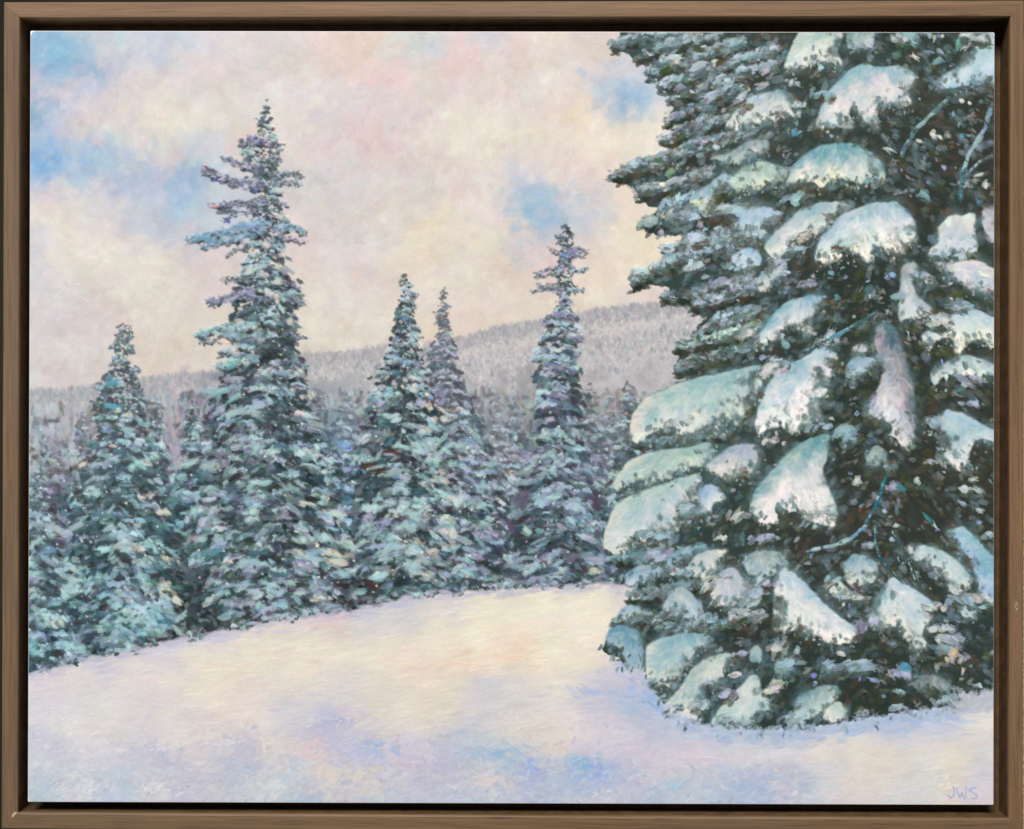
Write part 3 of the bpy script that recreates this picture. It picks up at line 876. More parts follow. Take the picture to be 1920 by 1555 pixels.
# loose colour accents noticed on the painted firs: x y half-length half-width angle r g b
for x, y, L, W, a, r, g, b in [
        (395, 318, 16, 5, .5, 70, 72, 84), (425, 338, 28, 5, .25, 74, 76, 92), (420, 334, 12, 3, .2, 200, 200, 220), (405, 338, 5, 4, 0, 96, 92, 190), (480, 358, 6, 4, 0, 92, 84, 196),
        (382, 316, 4, 3, 0, 222, 150, 150), (420, 395, 26, 6, .1, 82, 84, 104), (404, 386, 18, 2.4, -.1, 226, 178, 170), (428, 412, 10, 5, .6, 92, 86, 160),
        (380, 448, 26, 5, -.15, 120, 160, 186), (430, 432, 50, 5, -.28, 132, 158, 182), (395, 452, 20, 6, .3, 108, 150, 176), (470, 425, 24, 6, -.2, 128, 150, 188), (352, 450, 10, 3, .5, 128, 150, 160),
        (440, 560, 34, 5, -.3, 168, 170, 196), (400, 566, 18, 6, .1, 130, 136, 156), (395, 572, 6, 4, 0, 120, 124, 134),
        (385, 632, 20, 7, -.25, 140, 178, 186), (378, 636, 12, 5, .4, 74, 78, 86), (445, 632, 26, 8, .4, 146, 176, 178), (425, 640, 18, 6, .3, 226, 210, 190), (432, 685, 16, 6, -.3, 96, 168, 172),
        (415, 735, 46, 9, -.12, 150, 192, 194), (440, 750, 40, 7, -.4, 140, 184, 184), (455, 775, 40, 8, -.35, 158, 190, 188),
        (212, 718, 16, 10, .1, 96, 158, 176), (215, 764, 30, 8, .1, 92, 162, 184), (222, 772, 8, 5, 0, 228, 218, 196), (198, 808, 12, 6, -.5, 126, 160, 208), (225, 798, 14, 5, .5, 190, 204, 202),
        (240, 835, 8, 5, 0, 180, 214, 208), (212, 838, 14, 3, 0, 228, 212, 196), (250, 880, 10, 12, 1.4, 172, 206, 202), (1040, 752, 8, 3, 0, 110, 108, 190), (1020, 632, 6, 4, 0, 90, 140, 200),
        (1075, 472, 16, 6, .1, 130, 126, 172), (1060, 476, 6, 4, 0, 96, 148, 200), (1050, 590, 20, 6, -.05, 136, 130, 172), (1030, 680, 12, 5, .1, 142, 150, 190), (760, 596, 8, 5, 0, 92, 142, 182),
        (760, 682, 7, 5, 0, 110, 164, 204), (745, 700, 14, 5, .1, 70, 116, 132), (735, 735, 14, 8, .2, 150, 196, 200), (800, 740, 6, 4, 0, 232, 220, 190), (790, 758, 10, 12, 1.2, 176, 172, 202),
        (655, 842, 8, 4, 0, 100, 106, 214), (640, 830, 14, 8, 0, 96, 150, 190), (700, 1000, 34, 7, -.5, 160, 190, 200), (730, 1025, 34, 7, -.5, 158, 188, 192), (720, 985, 18, 10, -.2, 150, 150, 186),
        (740, 885, 40, 6, -.15, 158, 180, 180), (735, 850, 30, 7, .1, 86, 62, 44), (700, 872, 24, 8, .05, 78, 58, 56), (715, 880, 30, 8, .05, 62, 56, 40),
        (615, 935, 7, 4, -.8, 218, 196, 196), (533, 965, 14, 9, .2, 178, 170, 192), (620, 875, 5, 4, 0, 226, 220, 206), (595, 1025, 6, 6, 0, 228, 220, 194), (700, 1100, 18, 8, .1, 70, 48, 42),
        (640, 1100, 26, 8, .2, 64, 44, 46), (560, 1085, 30, 9, .1, 72, 66, 78), (890, 812, 22, 5, .7, 160, 190, 194), (905, 910, 10, 16, 0, 158, 184, 194), (900, 950, 16, 9, -.3, 160, 186, 190),
        (880, 880, 12, 10, 0, 160, 168, 204), (905, 980, 26, 5, -.2, 166, 182, 190), (900, 1045, 26, 6, .2, 158, 140, 170), (1080, 945, 16, 6, .2, 170, 196, 198), (1028, 945, 7, 8, 0, 150, 150, 208),
        (990, 1000, 16, 9, .5, 172, 200, 198), (1000, 1030, 16, 5, 0, 128, 156, 158), (975, 940, 30, 12, 1.4, 98, 90, 110), (960, 985, 26, 12, 1.4, 96, 84, 104), (1120, 940, 16, 14, .2, 92, 78, 98),
        (95, 1000, 18, 16, .2, 172, 200, 204), (130, 1065, 26, 9, .4, 176, 204, 206), (90, 1035, 20, 8, -.2, 128, 164, 196), (130, 1110, 16, 18, .2, 168, 200, 200), (60, 1215, 14, 18, .1, 126, 178, 192),
        (260, 1160, 22, 5, -.55, 198, 206, 220), (240, 1150, 20, 8, -.2, 168, 200, 196), (400, 1040, 40, 7, -.6, 92, 150, 150), (450, 1060, 34, 9, -.8, 164, 192, 194), (440, 1100, 44, 9, -.2, 150, 176, 196),
        (360, 870, 36, 9, -.5, 166, 196, 190), (480, 905, 34, 8, -.3, 172, 204, 198), (390, 938, 22, 6, -.2, 186, 196, 206), (475, 962, 11, 10, .2, 186, 212, 204), (415, 860, 22, 7, 1.2, 112, 106, 122)]:
    ix, iy = int(cx_(x, y)), int(cy_(y))
    for q in range(4):
        put('dry' if rng.random() < .5 else 'dab', x + rng.normal(0, L * .28), y + rng.normal(0, W * .4), L * rng.uniform(.45, .85), W * rng.uniform(.35, .7), a + rng.normal(0, .25), jit((r, g, b), 7), 0.7, 1.1, int(IDM[min(max(iy, 0), CH - 1), min(max(ix, 0), CW - 1)]))
for x, y, w, h, r, g, b in [(325, 790, 14, 40, 180, 166, 176), (330, 850, 12, 40, 168, 164, 182), (70, 850, 20, 40, 176, 190, 192), (135, 860, 12, 60, 176, 184, 190)]:
    for k in range(26):
        put('dry', x + rng.normal(0, w / 2), y + rng.normal(0, h / 2), rng.uniform(8, 16), rng.uniform(2, 4), math.pi / 2 + rng.normal(0, .2), jit((r, g, b), 8), 0.55, 0.4)

FIRX = [(60, 100), (228, 95), (510, 150), (760, 95), (870, 60), (1050, 85)]
for k in range(900):                        # broad loaded strokes, smears of shade and flecks of thick white
    cxm, hw = FIRX[int(rng.integers(0, len(FIRX)))]
    x = cxm + rng.normal(0, hw * .55); y = rng.uniform(790, 1190)
    if y > np.interp(x, SX, SYY) - 8 or x > 1160:
        continue
    idn = int(pick(IDM, x, y))
    dr = -1 if x < cxm else 1
    u = rng.random()
    if u < 0.40:
        c = [(158, 196, 200), (172, 204, 206), (150, 184, 198), (178, 200, 198), (140, 182, 186), (168, 182, 204)][int(rng.integers(0, 6))]
        put('dry' if rng.random() < .6 else 'dab', x, y, rng.uniform(9, 24), rng.uniform(3, 6.5), dr * rng.uniform(.15, .8) + rng.normal(0, .2), jit(c, 8), rng.uniform(.5, .85), 1.3, idn)
    elif u < 0.62:
        c = [(52, 64, 66), (46, 54, 50), (62, 66, 78), (58, 82, 88), (60, 50, 48)][int(rng.integers(0, 5))]
        put('dry' if rng.random() < .5 else 'soft', x, y, rng.uniform(9, 20), rng.uniform(4, 8), dr * .4 + rng.normal(0, .4), jit(c, 6), rng.uniform(.35, .7), 0.5, idn)
    elif u < 0.72:
        c = [(84, 158, 168), (112, 150, 196), (126, 126, 186), (96, 146, 150)][int(rng.integers(0, 4))]
        put('dab', x, y, rng.uniform(4, 10), rng.uniform(2, 4), dr * .4 + rng.normal(0, .4), jit(c, 8), 0.65, 1.0, idn)
    else:
        put('dot', x, y, rng.uniform(1.4, 3.4), rng.uniform(1.1, 2.2), rng.uniform(0, 3), jit((222, 222, 214), 9), 0.9, 1.4, idn)
for k in range(1500):                       # frosted lights on the far slope
    x = rng.uniform(560, 1340); yt = np.interp(x, HX, HY); y = yt + 20 + abs(rng.normal(0, 60))
    if pick(IDM, x, y) != ID_HILL or y > 820:
        continue
    put('dab', x, y, rng.uniform(2, 6), rng.uniform(1.2, 2.6), math.pi / 2 + rng.normal(0, .35), jit([(208, 203, 202), (198, 196, 200), (212, 200, 196), (150, 160, 162)][int(rng.integers(0, 4))], 6), rng.uniform(.4, .8), 0.6)
soft_mid = (sstep(60, 200, PY) * sstep(1300, 1180, PY))[..., None] * 0.30
COL[:] = COL * (1 - soft_mid) + blur(COL, 1) * soft_mid
# ------------------------------------------------------------ snow field
ID_SNOW = new_id('painted_snow')
SNOWF = field(SNOW, 18)
blue = sstep(0, 26, SNOWF[..., 2:3] - SNOWF[..., 0:1])
SNOWF = SNOWF + (np.array((211, 207, 210), np.float32) - SNOWF) * (0.2 + 0.12 * blue) - 1 - 3 * blue + fbm(22, 4)[..., None] * np.array((10, 9, 7), np.float32)
sm = sstep(-4, 6, PY - snow_top.astype(np.float32) + 9 * fbm(16, 3))
COL[:] = COL * (1 - sm[..., None]) + SNOWF * sm[..., None]
HGT[:] = HGT * (1 - sm)
IDM[sm > 0.5] = ID_SNOW
for k in range(9000):
    x = rng.uniform(45, 1880); y = rng.uniform(1095, 1520)
    if y < np.interp(x, SX, SYY) + 10:
        continue
    low = min(1, max(0, (y - 1330 + 0.03 * abs(x - 900)) / 70))
    if x > 1250:
        low = min(1, max(0, (y - 1440) / 40))
    c = pick(SNOWF, x + rng.normal(0, 16), y + rng.normal(0, 7 + 5 * low)) + rng.normal(0, 3, 3) + rng.normal(0, 3)
    sl = -0.15 if x < 1150 else (0.10 if x < 1400 else -0.10)
    if rng.random() < low * 0.65:
        an = rng.normal(-0.6, 0.9); L = rng.uniform(8, 18)
    else:
        an = sl + rng.normal(0, 0.10); L = rng.uniform(14, 34)
    put('dry' if rng.random() < 0.6 else 'soft', x, y, L, rng.uniform(3, 7), an, c, rng.uniform(0.25, 0.6), 0.3, 0)
for k in range(3600):
    x = rng.uniform(45, 1880); y = rng.uniform(1100, 1515)
    if y < np.interp(x, SX, SYY) + 14:
        continue
    c = pick(COL, x, y) + (rng.uniform(4, 13) if rng.random() < 0.7 else -rng.uniform(4, 10))
    sl = -0.16 if x < 1150 else (0.12 if x < 1400 else -0.14)
    if y > 1400 and x < 1300:
        sl += rng.normal(0, 0.5)
    put('dry', x, y, rng.uniform(6, 24), rng.uniform(0.8, 1.8), sl + rng.normal(0, 0.12), c, rng.uniform(0.3, 0.7), 0.5)
for k in range(260):                        # lavender shade where the drift meets the firs
    x = rng.uniform(45, 1170); y = np.interp(x, SX, SYY) + abs(rng.normal(0, 9))
    put('dry' if rng.random() < .6 else 'soft', x, y, rng.uniform(10, 24), rng.uniform(2.5, 5), -0.16 + rng.normal(0, .12), jit((190, 188, 206), 7), rng.uniform(.25, .5), 0.4)
for k in range(46):                         # lowest skirts of the firs breaking the edge
    x = rng.uniform(50, 1160); y = np.interp(x, SX, SYY) - rng.uniform(0, 9)
    cluster(x, y, -1 if rng.random() < .5 else 1, rng.uniform(.5, .95), [mixp(LITE, LILAC, .2)], mixp(DARK, None, 0), 0, None, 0.0, 5, 0.8)
for k in range(170):                        # snow brushed up over the feet of the firs
    x = rng.uniform(50, 1165); y = np.interp(x, SX, SYY) + rng.normal(0, 6)
    put('dry', x, y, rng.uniform(6, 16), rng.uniform(2, 5), rng.normal(-0.3, 0.35), jit((184, 186, 202), 9), 0.4, 0.6)
for k in range(60):                         # dark undersides just above
    x = rng.uniform(50, 1165); y = np.interp(x, SX, SYY) - rng.uniform(6, 20)
    put('dab', x, y, rng.uniform(6, 14), rng.uniform(2.5, 5), -0.2 + rng.normal(0, .4), jit((70, 76, 80), 9), 0.55, 0.4)
for x, y, L, W, a, r, g, b in [
        (640, 1352, 18, 6, .05, 166, 170, 214), (608, 1358, 18, 6, -.2, 176, 182, 214), (710, 1398, 20, 9, .5, 150, 178, 222), (735, 1412, 18, 10, .5, 158, 182, 220), (1003, 1440, 14, 12, .1, 138, 160, 226),
        (1088, 1430, 16, 10, -.2, 120, 178, 216), (1112, 1437, 14, 11, .5, 128, 156, 230), (1045, 1440, 16, 10, .7, 176, 188, 198), (1100, 1300, 20, 8, .1, 172, 186, 222), (1180, 1298, 26, 8, .1, 150, 180, 224),
        (1222, 1316, 18, 12, .5, 128, 170, 222), (1195, 1310, 16, 7, -.2, 190, 190, 202), (470, 1448, 22, 6, .1, 168, 190, 210), (395, 1460, 22, 5, -.1, 180, 176, 208), (562, 1432, 22, 7, .05, 176, 202, 228),
        (700, 1446, 30, 8, -.1, 216, 206, 188), (650, 1455, 34, 8, -.05, 218, 206, 188), (930, 1465, 34, 7, -.15, 214, 202, 196), (596, 1396, 14, 6, -.2, 220, 190, 190), (945, 1412, 34, 7, .2, 134, 178, 212),
        (900, 1402, 26, 7, .1, 158, 188, 212), (1262, 1478, 22, 8, .1, 146, 190, 218), (1330, 1478, 40, 7, -.05, 168, 190, 216), (975, 1237, 22, 3, -.08, 240, 196, 170), (830, 1250, 40, 5, -.1, 238, 214, 186),
        (1630, 1358, 60, 5, -.04, 158, 194, 232), (1480, 1368, 40, 4, .02, 160, 196, 230), (1720, 1350, 60, 7, -.05, 166, 190, 226)]:
    for k in range(9):
        put('dry', x + rng.normal(0, L * .7), y + rng.normal(0, W * .7), L * rng.uniform(.4, .9), W * rng.uniform(.25, .6), a + rng.normal(0, .35), jit((r, g, b), 6), 0.38, 0.5)
for k in range(2600):                       # short crossing marks break up the shadowed drifts
    x = rng.uniform(50, 1500); y = 1515 - abs(rng.normal(0, 75))
    if y < 1330 or (x > 1150 and y < 1420):
        continue
    c = pick(SNOWF, x + rng.normal(0, 45), y + rng.normal(0, 26)) + rng.normal(0, 6) + rng.normal(0, 3, 3)
    put('dry' if rng.random() < .8 else 'dab', x, y, rng.uniform(5, 15), rng.uniform(1.6, 4.5), rng.normal(-0.35, 0.8), c, rng.uniform(.3, .65), 0.6)
for x, y in [(140, 1476), (110, 1484), (165, 1490), (185, 1482), (270, 1488), (300, 1484), (285, 1478), (330, 1490), (420, 1395), (440, 1392), (500, 1396), (345, 1322), (150, 1352), (120, 1345),
             (300, 1408), (1195, 1455), (1127, 1490), (855, 1478), (1760, 1455), (1772, 1462), (1500, 1490), (640, 1355), (960, 1345)]:
    for k in range(9):
        put('dry', x + rng.normal(0, 14), y + rng.normal(0, 5), rng.uniform(3, 8), rng.uniform(0.8, 2.0), rng.normal(-0.4, 0.5), jit((228, 228, 228), 5), 0.5, 0.8)
# --- PAINT MID
# ------------------------------------------------------------ the great snow-laden fir
ID_BIG = new_id('great_fir')
BIG = [(1175, 50), (1150, 84), (1177, 95), (1190, 108), (1222, 112), (1215, 135), (1235, 145), (1235, 162), (1252, 167), (1262, 185), (1270, 195), (1252, 222), (1262, 230), (1290, 226), (1252, 250),
       (1245, 265), (1262, 275), (1240, 292), (1185, 307), (1152, 322), (1147, 332), (1180, 342), (1195, 352), (1202, 370), (1220, 385), (1240, 390), (1202, 410), (1202, 422), (1225, 440), (1285, 442),
       (1270, 465), (1240, 495), (1195, 515), (1187, 530), (1220, 535), (1265, 535), (1250, 555), (1300, 563), (1320, 576), (1300, 586), (1318, 600), (1300, 625), (1312, 640), (1277, 662), (1267, 692),
       (1295, 710), (1230, 735), (1195, 760), (1182, 800), (1190, 828), (1240, 836), (1190, 860), (1150, 905), (1150, 925), (1190, 930), (1150, 965), (1132, 1030), (1145, 1046), (1180, 1058), (1170, 1100),
       (1215, 1112), (1165, 1145), (1160, 1165), (1140, 1190), (1130, 1222), (1160, 1232), (1175, 1250), (1205, 1254), (1210, 1264), (1215, 1285), (1235, 1310), (1262, 1336), (1320, 1360), (1400, 1368),
       (1500, 1364), (1600, 1352), (1650, 1340), (1700, 1334), (1800, 1322), (1840, 1300), (1890, 1290), (1890, 50)]
DARKF = field("""1200 80 76 88 88 1300 120 78 92 92 1400 80 66 74 76 1300 250 70 76 74 1250 330 74 86 84 1400 250 72 72 70 1500 150 60 62 52 1650 80 62 60 50 1750 250 66 56 44 1800 350 64 54 44
1600 370 58 54 42 1350 420 62 66 52 1480 500 60 56 46 1300 520 70 84 80 1600 530 54 48 38 1600 600 52 46 36 1700 560 56 50 40 1800 560 62 62 46 1400 600 64 60 52 1850 660 56 48 38 1580 720 54 52 38
1700 870 74 56 44 1600 900 62 52 40 1780 900 76 58 42 1500 1000 64 54 46 1400 1010 66 66 60 1650 1000 76 56 42 1750 980 72 58 44 1550 1060 76 58 48 1680 1050 56 54 46 1350 1000 64 74 70 1300 830 66 78 74
1200 1030 58 68 68 1200 1110 60 70 68 1300 1170 58 56 48 1420 1170 64 52 42 1600 1150 58 56 54 1500 1250 56 58 54 1700 1250 62 58 46 1800 1200 60 60 56 1850 1250 72 74 76 1500 1330 50 54 52 1650 1300 56 52 44
1770 1310 64 62 46 1400 1330 54 66 66 1250 1300 66 78 78""", 60)
DARKF = DARKF + (np.array((46, 63, 62), np.float32) - DARKF) * 0.6 - 1
bm = polymask(BIG, 0, 0, CW, CH).astype(np.float32)
bm = sstep(0.38, 0.62, blur(bm, 3) + 0.5 * fbm(5, 2) + 0.45 * fbm(13, 2)) * sstep(0.03, 0.2, blur(bm, 5))
COL[:] = COL * (1 - bm[..., None]) + DARKF * bm[..., None]
HGT[:] = HGT * (1 - bm)
IDM[bm > 0.5] = ID_BIG
bmw = blur(bm, 2)
UND = [(58, 62, 54), (80, 66, 54), (50, 66, 62), (68, 78, 52), (88, 104, 106), (102, 124, 130), (50, 58, 54), (72, 92, 96), (88, 76, 66), (98, 108, 120), (66, 100, 110), (44, 56, 54)]
for k in range(5200):                       # shade inside the tree: soft broken patches of many darks
    x = rng.uniform(1135, 1880); y = rng.uniform(50, 1370)
    if pick(bm, x, y) < 0.5:
        continue
    left = max(0.0, min(1.0, (1500 - x) / 260))
    c = pick(DARKF, x + rng.normal(0, 30), y + rng.normal(0, 30))
    t = rng.uniform(0.15, 0.75)
    q = UND[int(rng.integers(0, len(UND)))] if rng.random() > 0.35 * left else [(96, 116, 118), (120, 138, 140), (82, 98, 98)][int(rng.integers(0, 3))]
    c = c * (1 - t) + np.array(q, np.float32) * t
    an = rng.normal(-0.5 if x < 1690 else 0.6, 0.6)
    u = rng.random()
    W = rng.uniform(3.5, 10) if u < 0.6 else rng.uniform(2, 5)
    put('soft' if u < 0.4 else 'dry' if u < 0.75 else 'dab', x, y, W * rng.uniform(1.4, 2.6), W, an, jit(c, 5), rng.uniform(0.3, 0.6), 0.4, 0, bmw)


def bough(pts, th, top=(150, 172, 178), mid=(112, 132, 135), low=(58, 66, 60), n=1.0):
    """a left-hand bough seen edge on: shaded needles below, frosted top"""
    L = sum(math.hypot(c - a, e - b) for (a, b), (c, e) in zip(pts, pts[1:]))
    N = int(L * th / 60)
    top = np.array(top, np.float32)
    for st in range(5):
        for k in range(int(N * [1.2, 0.8, 0.9, 0.55, 0.22][st])):
            t = rng.random(); x, y, a = along(pts, t)
            w = th * (0.38 + 0.45 * min(1, t * 3)) + 5 * math.sin(x * 0.045 + th)
            g = pick(CLN, x, y)
            if st == 0:
                v = rng.uniform(0.05, 0.8); c = np.array(low, np.float32) * rng.uniform(.8, 1.25); al = 0.6
            elif st == 1:
                v = rng.uniform(-0.5, 0.4); c = np.array(mid, np.float32) + rng.normal(0, 12); al = 0.55
            elif st == 2:
                v = rng.uniform(-0.6, 0.05)
                if g < -0.16:
                    continue
                c = top + rng.normal(0, 12); al = 0.65
            elif st == 3:
                v = rng.uniform(-0.5, 0.7); c = np.array([(70, 80, 72), (72, 82, 48), (88, 74, 68), (56, 64, 60), (84, 98, 102)][int(rng.integers(0, 5))], np.float32); al = 0.6
            else:
                v = rng.uniform(-0.65, 0.3); c = np.array([(208, 214, 216), (200, 186, 194), (140, 182, 190), (206, 216, 226), (176, 182, 206)][int(rng.integers(0, 5))], np.float32); al = 0.75
            sc = [1.2, 1.1, 1.0, 0.9, 0.7][st]
            kind = 'soft' if rng.random() < 0.2 else 'dry' if rng.random() < 0.55 else 'dab'
            put(kind, x, y + v * w, rng.uniform(6, 14) * sc, rng.uniform(2.4, 5.2) * sc, a + rng.normal(0, 0.45) + (0.5 if st in (0, 3) else 0), jit(c, 7), al * rng.uniform(.8, 1.2), [.4, .5, .8, .6, 1.1][st], ID_BIG)


for pts, th, top in [
        ([(1154, 83), (1215, 66), (1310, 58)], 26, (128, 150, 154)), ([(1196, 105), (1260, 84), (1350, 66)], 30, (140, 160, 166)), ([(1220, 134), (1290, 112), (1400, 78)], 32, (138, 160, 166)),
        ([(1238, 160), (1320, 135), (1450, 96)], 30, (146, 162, 170)), ([(1258, 184), (1340, 156), (1460, 122)], 30, (150, 164, 178)), ([(1254, 222), (1310, 200), (1400, 160)], 30, (148, 160, 176)),
        ([(1248, 262), (1310, 240), (1390, 205)], 32, (150, 158, 170)), ([(1149, 328), (1220, 305), (1300, 282), (1420, 246)], 36, (140, 164, 176)), ([(1198, 362), (1260, 348), (1340, 326)], 30, (140, 156, 160)),
        ([(1240, 392), (1300, 374), (1372, 350)], 34, (158, 190, 202)), ([(1204, 420), (1270, 404), (1370, 396)], 32, (146, 158, 150)), ([(1250, 470), (1320, 452), (1420, 430)], 36, (168, 192, 206)),
        ([(1190, 526), (1250, 498), (1330, 470), (1440, 440)], 36, (152, 172, 180)), ([(1245, 557), (1310, 550), (1410, 528)], 26, (160, 176, 188)), ([(1302, 572), (1370, 556), (1470, 516)], 30, (158, 172, 186)),
        ([(1306, 628), (1350, 602), (1440, 585)], 34, (164, 180, 200)), ([(1270, 690), (1340, 666), (1440, 640)], 36, (150, 184, 176)), ([(1270, 650), (1330, 640), (1430, 612)], 26, (154, 180, 172)),
        ([(1186, 832), (1270, 826), (1360, 815)], 18, (110, 138, 142)), ([(1150, 1050), (1230, 1048), (1320, 1030)], 26, (110, 150, 160)), ([(1180, 1120), (1260, 1110), (1330, 1090)], 30, (120, 150, 160)),
        ([(1150, 1168), (1220, 1160), (1300, 1150)], 30, (124, 146, 154)), ([(1235, 1180), (1320, 1180), (1400, 1165)], 26, (112, 150, 162))]:
    bough(pts, th, top)
    L = sum(math.hypot(c - a, e - b) for (a, b), (c, e) in zip(pts, pts[1:]))
    for k in range(int(L / 4.5)):              # green-black needles under the bough, then its snow
        x, y, a = along(pts, rng.random())
        put('dab', x, y + rng.uniform(.30, .62) * th, rng.uniform(7, 15), rng.uniform(2.6, 5), a + rng.normal(.2, .4), jit([(44, 54, 48), (54, 62, 44), (40, 48, 46), (62, 56, 50)][int(rng.integers(0, 4))], 6), 0.7, 0.5, ID_BIG)
    for k in range(int(L / 13)):
        t = rng.random(); x, y, a = along(pts, t)
        if pick(CLN, x, y) < -0.2:
            continue
        cluster(x, y - rng.uniform(0.05, .4) * th, -1, rng.uniform(.75, 1.25), [np.array(top, np.float32) + rng.uniform(10, 48)], (78, 96, 98), ID_BIG, None, 0.0, int(rng.integers(5, 9)), 1.0)
for k in range(150):                        # olive breaks in the shade
    x = rng.uniform(1230, 1860); y = rng.uniform(60, 1330)
    if pick(bm, x, y) > 0.9:
        put('dab', x, y, rng.uniform(6, 16), rng.uniform(4, 8), rng.normal(-0.4, 0.6), jit([(66, 74, 40), (84, 62, 48), (56, 70, 58)][int(rng.integers(0, 3))], 6), 0.6, 0.4, 0, bmw)


CLUMPS = 0


def clump(pts, top, body, bot, edge=None, fringe=1.0, lean=0.0):
    """one load of snow on a bough: smooth scumbled top, broken lower edge"""
    global CLUMPS
    CLUMPS += 1
    idn = new_id('snow_load_%02d' % CLUMPS)
    xs = [cx_(a, b) for a, b in pts]; ys = [cy_(b) for a, b in pts]
    x0 = max(0, int(min(xs)) - 12); x1 = min(CW, int(max(xs)) + 13); y0 = max(0, int(min(ys)) - 12); y1 = min(CH, int(max(ys)) + 14)
    h, w = y1 - y0, x1 - x0
    m = polymask(pts, x0, y0, x1, y1).astype(np.float32)
    mb = blur(m, 2)
    cs = np.cumsum(m, axis=0); tot = np.maximum(cs[-1:], 1)
    t = np.clip(cs / tot, 0, 1)
    rs = np.cumsum(m, axis=1); rt = np.maximum(rs[:, -1:], 1)
    s = np.clip(rs / rt, 0, 1)
    t = blur(t, 3); s = blur(s, 3)
    bot_z = sstep(0.45, 1.0, t)                 # crisper top, broken scalloped underside
    al = sstep(0.24, 0.76, blur(m, 3) + (0.18 + 0.3 * t) * fbm(7, 3, h, w) + bot_z * (1.15 * fbm(15, 3, h, w) - 0.10) * fringe)
    al = al * sstep(0.03, 0.2, blur(m, 6))
    if lean > 0.15:
        al = al * (1 - sstep(0.66, 1.0, s + 0.5 * fbm(12, 3, h, w)) * 0.85)
    elif lean < -0.15:
        al = al * (1 - sstep(0.34, 0.0, s + 0.5 * fbm(12, 3, h, w)) * 0.85)
    else:
        al = al * (1 - sstep(0.82, 1.05, s + 0.4 * fbm(12, 3, h, w)) * 0.6)
    top, body, bot = (np.array(q, np.float32) for q in (top, body, bot))
    tt = np.clip(t + 0.35 * fbm(14, 3, h, w), 0, 1)[..., None]
    c = np.where(tt < 0.45, top + (body - top) * (tt / 0.45), body + (bot - body) * ((tt - 0.45) / 0.55))
    lo = fbm(12, 3, h, w)[..., None]
    c = c + lo * np.array([-40, -20, -8], np.float32) + fbm(20, 3, h, w)[..., None] * np.array([20, 4, 10], np.float32) + np.array([3, 0, -4], np.float32)
    nt = sstep(0.16, 0.42, fbm(9, 3, h, w) + 0.22 * (t - 0.75))[..., None] * sstep(0.4, 0.8, t)[..., None] * 0.75 * fringe
    c = c * (1 - nt) + np.array((112, 132, 128), np.float32) * nt
    c = np.array((190, 202, 206), np.float32) + (c - np.array((190, 202, 206), np.float32)) * 1.22
    lu = c.mean(-1, keepdims=True)
    c = c + (lu + np.array((-5, 2, 3), np.float32) - c) * 0.20 + 9 * sstep(0.35, 0.8, tt)
    if edge is not None:
        ew = (sstep(0.16, 0.02, s) * sstep(0.0, 0.12, t))[..., None] * 0.85
        c = c * (1 - ew) + np.array(edge, np.float32) * ew
    # cast dark of the bough under the snow
    hal = np.clip(blur(m, 7) * 1.5, 0, 1) * sstep(-0.22, 0.30, fbm(11, 3, h, w)) * 0.62
    sh = np.roll(al, 16, axis=0); sh[:16] = 0
    sh = blur(sh, 4) * (1 - al) * 0.26 * fringe * sstep(-0.3, 0.15, fbm(10, 3, h, w))
    W = (slice(y0, y1), slice(x0, x1))
    bgm = (bm[W] > 0.3)
    sh = sh * bgm
    hal = hal * blur(bgm.astype(np.float32), 2)
    hc = np.array((108, 134, 136), np.float32) + fbm(8, 3, h, w)[..., None] * np.array((60, 62, 64), np.float32)
    COL[W] = COL[W] * (1 - hal[..., None]) + hc * hal[..., None]
    COL[W] = COL[W] * (1 - sh[..., None]) + np.array((66, 68, 60), np.float32) * sh[..., None]
    COL[W] = COL[W] * (1 - al[..., None]) + c * al[..., None]
    HGT[W] = HGT[W] * (1 - al) + al * 0.45
    IDM[W][al > 0.5] = idn
    area = float(m.sum())
    full = np.zeros((CH, CW), np.float32); full[W] = np.clip(blur(al, 1) * 1.1, 0, 1)
    n = int(area / 16)
    iy, ix = np.nonzero(m > 0.5)
    if len(iy) == 0:
        return
    for k in range(n):
        j = int(rng.integers(0, len(iy))); yy, xx = iy[j], ix[j]
        tv, sv = t[yy, xx], s[yy, xx]
        cc = c[min(max(yy + int(rng.normal(0, 4)), 0), h - 1), min(max(xx + int(rng.normal(0, 4)), 0), w - 1)]
        u = rng.random()
        if u < 0.28:
            cc = cc * 0.5 + 0.5 * np.array((232, 233, 230)) * (0.86 + 0.14 * tv)
        elif u < 0.48:
            cc = cc * 0.45 + 0.55 * np.array([(150, 186, 204), (176, 184, 214), (150, 190, 186), (214, 200, 200)][int(rng.integers(0, 4))])
        an = math.pi / 2 + (0.5 - sv) * 1.9 + lean + rng.normal(0, 0.35)
        if tv < 0.2:
            an = math.pi / 2 + (0.5 - sv) * 2.7 + lean + rng.normal(0, 0.3)
        gy = (yy + y0) / S + Y0; gx = (xx + x0) / S + X0 - 7.0 * (gy - 57.0) / 1450.0 + 3.5
        put('dry' if rng.random() < .7 else 'soft', gx, gy, rng.uniform(6, 15), rng.uniform(1.8, 5.0), an, jit(cc, 4), rng.uniform(0.3, 0.65), 0.8, 0, full)
    # broken lower fringe: needles in front of the snow, crumbs of snow below it
    cols = np.nonzero(m.sum(0) > 2)[0]
